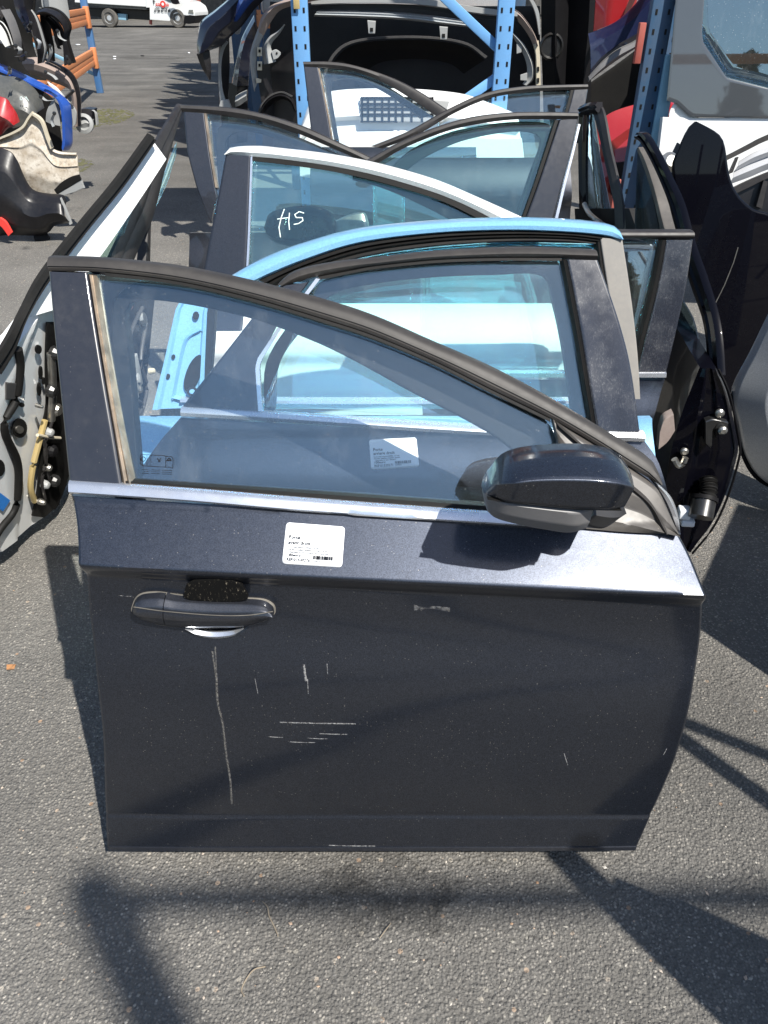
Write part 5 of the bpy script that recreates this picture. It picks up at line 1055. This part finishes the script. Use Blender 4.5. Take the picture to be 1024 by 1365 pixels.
# hanging pieces above
hang = [
 ('long black bumper end hanging down, pointed tip, left of centre in the heap', 'bumper_black', [(26, -20), (36, 6), (48, 24), (58, 55), (60, 68), (56, 84)], [(44, -20), (40, 20), (42, 40), (48, 62), (52, 74), (55, 84)], 6.5),
 ('thin black strip hanging at the far left of the heap', 'matt_black_trim', [(0, 8), (12, 22), (24, 48), (30, 66), (32, 80)], [(-4, 14), (8, 30), (18, 50), (26, 68), (30, 82)], 6.3),
 ('black arched bumper frame hanging at the right of the heap', 'bumper_black', [(52, 12), (64, 9), (78, 14), (88, 24), (93, 36), (90, 50), (92, 62), (99, 84)], [(58, 22), (66, 22), (76, 28), (84, 36), (87, 44), (87, 56), (86, 72), (85, 88)], 6.9),
 ('black vertical bumper strut hanging in the middle of the heap', 'rubber', [(52, 10), (56, 40), (64, 60), (71, 82)], [(66, 14), (66, 40), (70, 62), (71, 82)], 7.0),
 ('inner black arch panel hanging below the grey panel', 'black_plastic', [(64, 20), (74, 28), (82, 42), (82, 60)], [(66, 30), (72, 44), (74, 56), (80, 66)], 6.95),
 ('white bumper offcut at the upper left border', 'white_paint', [(-10, 26), (0, 30), (8, 42), (14, 60)], [(-12, 60), (-4, 58), (4, 60), (12, 64)], 6.6),
 ('pale grey flat panel hanging at the top of the left heap', 'zinc_grey', [(50, -40), (54, -10), (56, 8), (60, 11)], [(84, -40), (86, -10), (90, 16), (91, 25)], 7.2),
 ('black bumper shell filling the heap behind the hanging pieces', 'rubber', [(-60, -40), (-30, 20), (-20, 60), (-20, 95)], [(48, -40), (44, 20), (42, 60), (60, 108)], 7.4),
 ('dark blue and black bumper hanging at the upper left', 'dark_blue_paint', [(14, -20), (20, 10), (30, 30), (40, 44)], [(30, -20), (34, 14), (40, 28), (44, 42)], 6.7),
 ('grey curved trim hanging at the left between black strips', 'grey_plastic', [(6, 14), (14, 30), (22, 52), (24, 66)], [(10, 12), (18, 28), (25, 50), (26, 64)], 6.25)]
for k, (lab, mt_, A_, B_, Y_) in enumerate(hang):
    o, f = lb(lab, 'bumper' if 'bumper' in lab else 'panel', 'bumper' if 'bumper' in lab else 'body_trim', 40, 40, Y_)
    band('skin', mt_, o, f, A_, B_, 0, ar, .012, 28, 8)
    # fixing flange along one edge so each piece has a rim
    band('flange', 'zinc_grey' if k % 3 == 0 else 'rubber', o, f, A_, [(a[0] * .9 + b_[0] * .1, a[1] * .9 + b_[1] * .1) for a, b_ in zip(A_, B_)], .0, None, .03, 24)
rc = random.Random(11)
for k, (x, y, Y_) in enumerate([(34, 70, 6.2), (46, 50, 6.4), (60, 95, 6.3), (72, 150, 5.7), (20, 60, 6.1), (88, 75, 6.6), (66, 60, 6.4), (12, 90, 6.0), (54, 128, 6.0), (96, 120, 6.6), (40, 30, 6.3), (76, 40, 6.7)]):
    f = FZ(x, y, Y_); q = thing('bumper_bracket', ['bent grey bracket near the blue bumper', 'black strip bracket hanging in the heap top', 'dark bracket above the felt liner', 'dull bracket behind the pale bumper', 'thin bracket near the left border', 'bracket hanging under the arched frame', 'bracket between the hanging struts', 'bracket over the dome bumper', 'bracket inside the blue bumper', 'bracket on the felt liner edge', 'bracket at the top of the heap', 'bracket under the grey flat panel'][k], 'bracket', f, GL)
    a = rc.uniform(0, 6.28); L_ = rc.uniform(8, 20); m_ = rc.choice(['zinc_grey', 'bumper_black', 'matt_black_trim', 'dark_grey_plastic', 'silver_paint'])
    c0 = (x + math.cos(a) * L_, y + abs(math.sin(a)) * L_ * 1.2); md = ((x + c0[0]) / 2 + rc.uniform(-4, 4), (y + c0[1]) / 2 + rc.uniform(-3, 3)); wd = rc.uniform(1.5, 4)
    band('strap', m_, q, f, [(x, y), md, c0], [(x + wd, y + wd * .6), (md[0] + wd * 1.5, md[1] + wd * .5), (c0[0] + wd * .6, c0[1] - wd * .2)], 0, [(0, 0), (.4, .02), (1, -.01)], .012, 14, 5)
    lathe('fixing_boss', 'dark_steel', q, P3(f, x + wd / 2, y + 1, .01), (0, -1, 0), [(.012, 0), (.012, .01), (.006, .012)], 8)
# rack behind the heap
o = thing('pallet_rack', 'blue pallet rack behind the heap of bumpers at the left', 'rack', loc=(-3.9, 7.7, 0))
for x, y in ((0, 0), (0, 1.1), (-2.6, 0), (-2.6, 1.1)): box('post', 'rack_blue_dark', o, (x, y, 1.6), (.1, .08, 3.2), .004)
for z in (.9, 2.2):
    for y in (0, 1.1): bar('beam', 'rack_orange', o, (0, y, z), (-2.6, y, z), .05, .11)

# ------------------------------------------------------------------ truck and building
g0 = ground_at(237, 37); YT = 41.5
FT = Fr((at_depth(190, 33, YT).x, YT, 0), -7, 0)
T = thing('flatbed_truck', 'white flatbed truck with lettered cab door parked across the yard', 'truck', FT)
sc_ = FT.hit((237, 37))[1]
print('truck wheel v', sc_, 'wheelbase', FT.hit((237, 30))[0] - FT.hit((145, 25))[0])
def Tb(nm, mt_, A_, B_, w, th, n=16, par=None, smooth=False): return band(nm, mt_, par or T, FT, A_, B_, w, None, th, n, smooth=smooth)
cab = Tb('cab', 'white_paint', [(199, -40), (215, -38), (228, -20), (237, -1), (249, 3), (257, 9), (260, 17)], [(200, 26), (214, 27), (227, 28), (229, 20), (237, 17), (245, 20), (260, 22)], .0, 1.9, 30)
Tb('cab_window', 'dark_glass', [(217, -20), (226, -12), (232, -2)], [(217, -2), (226, 3), (233, 3)], .02, .04, 6, cab)
Tb('side_mirror', 'black_plastic', [(226, -2), (233, -3), (237, 0)], [(230, 5), (234, 6), (239, 5)], .3, .1, 6)
Tb('front_bumper', 'black_plastic', [(246, 21), (253, 20), (260, 21)], [(245, 31), (252, 32), (260, 30)], .05, 1.95, 6)
Tb('headlight', 'steel', [(252, 13), (257, 13)], [(251, 17), (258, 18)], .03, .05, 3)
Tb('bed_side', 'white_paint', [(100, -10), (196, -6)], [(100, 3), (196, 9)], .05, .08, 6)
Tb('bed_post', 'white_paint', [(195, -20), (198, -20)], [(195, 10), (199, 10)], .08, .1, 3)
Tb('bed_floor', 'dome_grey', [(100, 3), (196, 9)], [(100, 6), (196, 13)], .0, 2.0, 6)
Tb('chassis', 'bumper_black', [(90, 10), (200, 14)], [(100, 20), (200, 27)], -.4, 1.1, 6)
Tb('storage_bin', 'rack_blue_faded', [(157, 18), (168, 19)], [(157, 26), (168, 27)], -.2, .3, 3)
Tb('step_bar', 'rust_red_steel', [(199, 27), (202, 27)], [(199, 32), (202, 33)], -.1, .1, 2)
rw = None
for (px_, py_) in ((145, 22), (237, 28)):
    u, v = FT.hit((px_, py_), .0); r_ = .37
    wl = lathe('wheel', 'tyre_rubber', T, (u, .22, r_), (0, -1, 0), [(r_ * .55, 0), (r_ * .96, 0), (r_, .03), (r_, .19), (r_ * .94, .22), (r_ * .62, .225), (r_ * .60, .19)], 28)
    rm = lathe('rim', 'silver_paint', wl, (u, .22, r_), (0, -1, 0), [(r_ * .62, .16), (r_ * .6, .20), (r_ * .5, .15), (r_ * .3, .17), (r_ * .28, .2), (.02, .2)], 24)
def Ttext(s, px, py, size, mt_):
    u, v = FT.hit((px, py), .0); M = Matrix.Rotation(R(90), 4, 'X'); M.translation = Vector((u, -.03, v)); return text('lettering', s, size, mt_, cab, M, .004)
Ttext('F', 204.5, 5, .24, 'ink'); Ttext('cos', 208, 8, .22, 'red_ink'); Ttext('co', 219.5, 8.5, .22, 'red_ink')
Ttext('01 89 92 15 89', 206, 16, .125, 'ink'); Ttext('location - depannage', 207, 11.8, .07, 'ink')
u, v = FT.hit((217.5, 5.5)); bl_ = lathe('emblem', 'red_ink', cab, (u, -.02, v), (0, -1, 0), [(.13, 0), (.13, .012), (.07, .014)], 20)
lathe('emblem', 'white_paint', cab, (u, -.036, v), (0, -1, 0), [(.06, 0), (.06, .006), (.03, .007)], 16)
# building
o = thing('warehouse', 'dark grey warehouse with a rust red steel column behind the truck', 'building', loc=(-12, 52, 0))
box('wall', 'building_grey', o, (0, 3, 3.2), (46, .4, 6.4), .02)
for k in range(9): box('wall_panel', 'building_grey', o, (-20 + k * 5, 2.76, 3.0), (4.8, .06, 5.6), .02)
box('roof', 'dome_grey', o, (0, 1.2, 6.5), (47, 6, .25), .02)
cx_ = at_depth(264, 15, 50.5).x + 12
for dx in (0, 9, -13): box('steel_column', 'rust_red_steel', o, (cx_ + dx, -1.5, 3.2), (.35, .35, 6.4), .01)
# small litter far out
for k, (x, y, s_, m_) in enumerate([(153, 76, .07, 'paper'), (153, 79, .06, 'paper'), (252, 71, .07, 'paper'), (190, 75, .08, 'rubber'), (104, 60, .12, 'paper')]):
    g = ground_at(x, y); q = thing('litter_scrap', ['crumpled white paper scrap on the far yard, left', 'second crumpled white paper scrap just in front of the first', 'small pale scrap on the far yard near the dark blue bumper', 'black rag on the oil-stained far yard', 'flat white scrap beside the left rack'][k], 'litter', loc=g)
    box('scrap', m_, q, (0, 0, .012), (s_, s_ * .7, .02), .004, Matrix.Rotation(k, 3, 'Z'))
# oil patch
g = ground_at(512, 1195); vs = [(.15 * math.cos(k * .349) * (1 + .25 * math.sin(k * 2.1)), .085 * math.sin(k * .349) * (1 + .25 * math.sin(k * 1.7)), .0) for k in range(18)]
q = mesh('oil_stain', vs, [tuple(range(18))], 'oil_film'); q.location = (g.x, g.y, .0035); q['kind'] = 'structure'
g = ground_at(205, 77); q = mesh('oil_stain', [(v[0] * 7, v[1] * 7, 0) for v in vs], [tuple(range(18))], 'oil_film'); q.location = (g.x, g.y, .0035); q['kind'] = 'structure'
# ------------------------------------------------------------------ twigs and leaf in the foreground
def twig(label, pts, r_):
    g = ground_at(*pts[0]); q = thing('twig', label, 'twig', loc=g)
    tube('stalk', 'dry_twig', q, [ground_at(x, y) - g + Vector((0, 0, .004 + .004 * math.sin(i * 1.7))) for i, (x, y) in enumerate(pts)], r_, 6); return q
twig('thin crooked dry stem on the asphalt below the nearest door', [(350, 1203), (357, 1212), (359, 1222), (366, 1236), (371, 1250)], .0013)
twig('curved dry grass blade on the asphalt at the bottom', [(354, 1290), (340, 1295), (330, 1304), (322, 1319), (326, 1330)], .0013)
twig('short forked dry stem lying at the bottom of the asphalt', [(521, 1232), (514, 1243), (506, 1252)], .0010)
g = ground_at(15, 891); q = thing('dry_leaf', 'curled orange dry leaf on the asphalt at the left', 'leaf', loc=g)
mesh('blade', [(-.009, -.006, .002), (-.002, -.012, .007), (.010, -.004, .002), (.012, .006, .009), (.001, .013, .002), (-.012, .006, .008), (0, 0, .003)], [(0,1,6), (1,2,6), (2,3,6), (3,4,6), (4,5,6), (5,0,6)], 'leaf_orange', q)

# ------------------------------------------------------------------ racks behind the photographer: they cast the foreground shadows and show in the glass
COT = 1 / math.tan(SUN_EL)
def lift(g, z): return Vector((g.x + SUN_AZ[0] * COT * z, g.y + SUN_AZ[1] * COT * z, z))
tp = lift(ground_at(120, 1178), 6.0)
o = thing('tall_rack', 'tall blue storage rack behind the photographer', 'rack', loc=(tp.x, tp.y, 0))
for x in (0, 3.4):
    for y in (0, -1.1): box('post', 'rack_blue_dark', o, (x, y, 3.0), (.085, .07, 6.0), .004)
    for k in range(2): bar('brace', 'rack_blue_dark', o, (x, 0 if k % 2 else -1.1, .4 + k * 1.1), (x, -1.1 if k % 2 else 0, 1.5 + k * 1.1), .02, .04)
bar('beam', 'rack_orange', o, (0, 0, 5.95), (3.4, 0, 5.95), .04, .055)
bar('beam', 'rack_orange', o, (0, 0, 2.4), (3.4, 0, 2.4), .05, .10)
pa = ground_at(738, 1128); hA = 1.5; pa3 = lift(pa, hA)
o = thing('stillage', 'steel stillage frame standing to the right of the photographer', 'stillage', loc=(pa3.x, pa3.y, 0))
def loc_(v): return Vector((v.x - pa3.x, v.y - pa3.y, v.z))
bar('post', 'rack_blue_dark', o, (0, 0, 0), (0, 0, hA), .045, .045)
t2 = lift(ground_at(826, 1180), 1.28); bar('post', 'rack_blue_dark', o, loc_(Vector((t2.x, t2.y, 0))), loc_(t2), .028, .028)
d3 = lift(Vector((.6, 1.31, 0)), 1.7); bar('post', 'rack_blue_dark', o, loc_(Vector((d3.x, d3.y, 0))), loc_(d3), .035, .035)
e3 = lift(Vector((1.18, .96, 0)), 1.2); bar('brace', 'rack_blue_dark', o, loc_(d3), loc_(e3), .03, .03)
bar('post', 'rack_blue_dark', o, loc_(Vector((e3.x, e3.y, 0))), loc_(e3 + Vector((0, 0, .15))), .035, .035)
bar('rail', 'rack_blue_dark', o, (0, 0, .10), loc_(Vector((d3.x, d3.y, .10))), .03, .03)
bar('rail', 'rack_blue_dark', o, (0, 0, .10), loc_(Vector((t2.x, t2.y, .10))), .03, .03)
q1 = lift(ground_at(815, 1168), 1.12); q2 = lift(ground_at(1062, 1268), 1.0); q3 = ground_at(1230, 1480); q4 = ground_at(1045, 1410)
def leaning_panel(nm, label, cat, Q, mat):
    q1, q2, q3, q4 = Q; q = thing(nm, label, cat, loc=q4)
    L0 = [v - q4 for v in (q1, q2, q3, q4)]; nrm = (L0[1] - L0[0]).cross(L0[3] - L0[0]).normalized()
    vs = []; fs = []; n_ = 12
    for i in range(n_ + 1):
        for j in range(n_ + 1):
            a, b_ = i / n_, j / n_; p = L0[0].lerp(L0[1], a).lerp(L0[3].lerp(L0[2], a), b_)
            vs.append(p + nrm * .05 * math.sin(math.pi * a) * math.sin(math.pi * b_))
    for p in list(vs): vs.append(p + nrm * .004)
    N2 = (n_ + 1) ** 2
    for i in range(n_):
        for j in range(n_):
            a = i * (n_ + 1) + j; fs.append((a, a + 1, a + n_ + 2, a + n_ + 1)); fs.append((N2 + a, N2 + a + n_ + 1, N2 + a + n_ + 2, N2 + a + 1))
    mesh('panel_skin', vs, fs, mat, q, recalc=False)
leaning_panel('bonnet', 'dark car bonnet leaning on the stillage at the right', 'bonnet', (q1, q2, q3, q4), 'black_paint')
leaning_panel('bonnet', 'unseen grey bonnet added to shade the ground right of the doors', 'bonnet', (lift(ground_at(915, 826), 1.0), lift(ground_at(985, 672), 1.05), ground_at(1250, 735), ground_at(1120, 965)), 'silver_paint')  # added out of view, shaped to throw shade beside the doors
# yard buildings and fence of stacked goods behind the photographer (seen only in reflections)
o = thing('storage_shed', 'low dark shed far behind the photographer', 'building', loc=(0, -26, 0))
box('wall', 'building_grey', o, (0, 0, 1.8), (60, 4, 3.6), .05)

def conifer(x, y, h, label):
    o = thing('conifer_tree', label, 'tree', loc=(x, y, 0), group='trees behind the photographer')
    tube('trunk', 'bark', o, [Vector((0, 0, 0)), Vector((.1, 0, h * .5)), Vector((0, 0, h * .95))], .22, 8, rf=lambda t: 1 - .85 * t)
    vs = []; fs = []
    for i in range(5200):
        t = random.random() ** .8; z = h * (.12 + .88 * t); a = random.random() * 6.28
        rr = (h * .26) * (1 - t) ** .8 * (.5 + .5 * random.random()) * (1 + .25 * math.sin(z * 4 + a * 3)); s_ = random.uniform(.18, .42); k = len(vs)
        c = Vector((math.cos(a) * rr, math.sin(a) * rr, z - rr * .3))
        for q in range(3): vs.append(c + Vector((random.uniform(-s_, s_), random.uniform(-s_, s_), random.uniform(-s_, s_))))
        fs.append((k, k + 1, k + 2))
    c = mesh('crown', vs, fs, 'hedge_leaf', o, recalc=False, sharp=None)
for k, (x, y, h) in enumerate([(12, -36, 8.5), (16, -38, 10.5), (21, -37, 8), (26, -40, 10), (33, -38, 9), (7, -40, 7)]):
    conifer(x, y, h, ['dark conifer far behind the photographer, nearest the shed', 'tall dark conifer far behind the photographer, second in its row', 'short dark conifer between two tall ones behind the photographer', 'second tall dark conifer behind the photographer', 'last conifer at the far end of the row', 'lowest conifer at the near end of the row'][k])
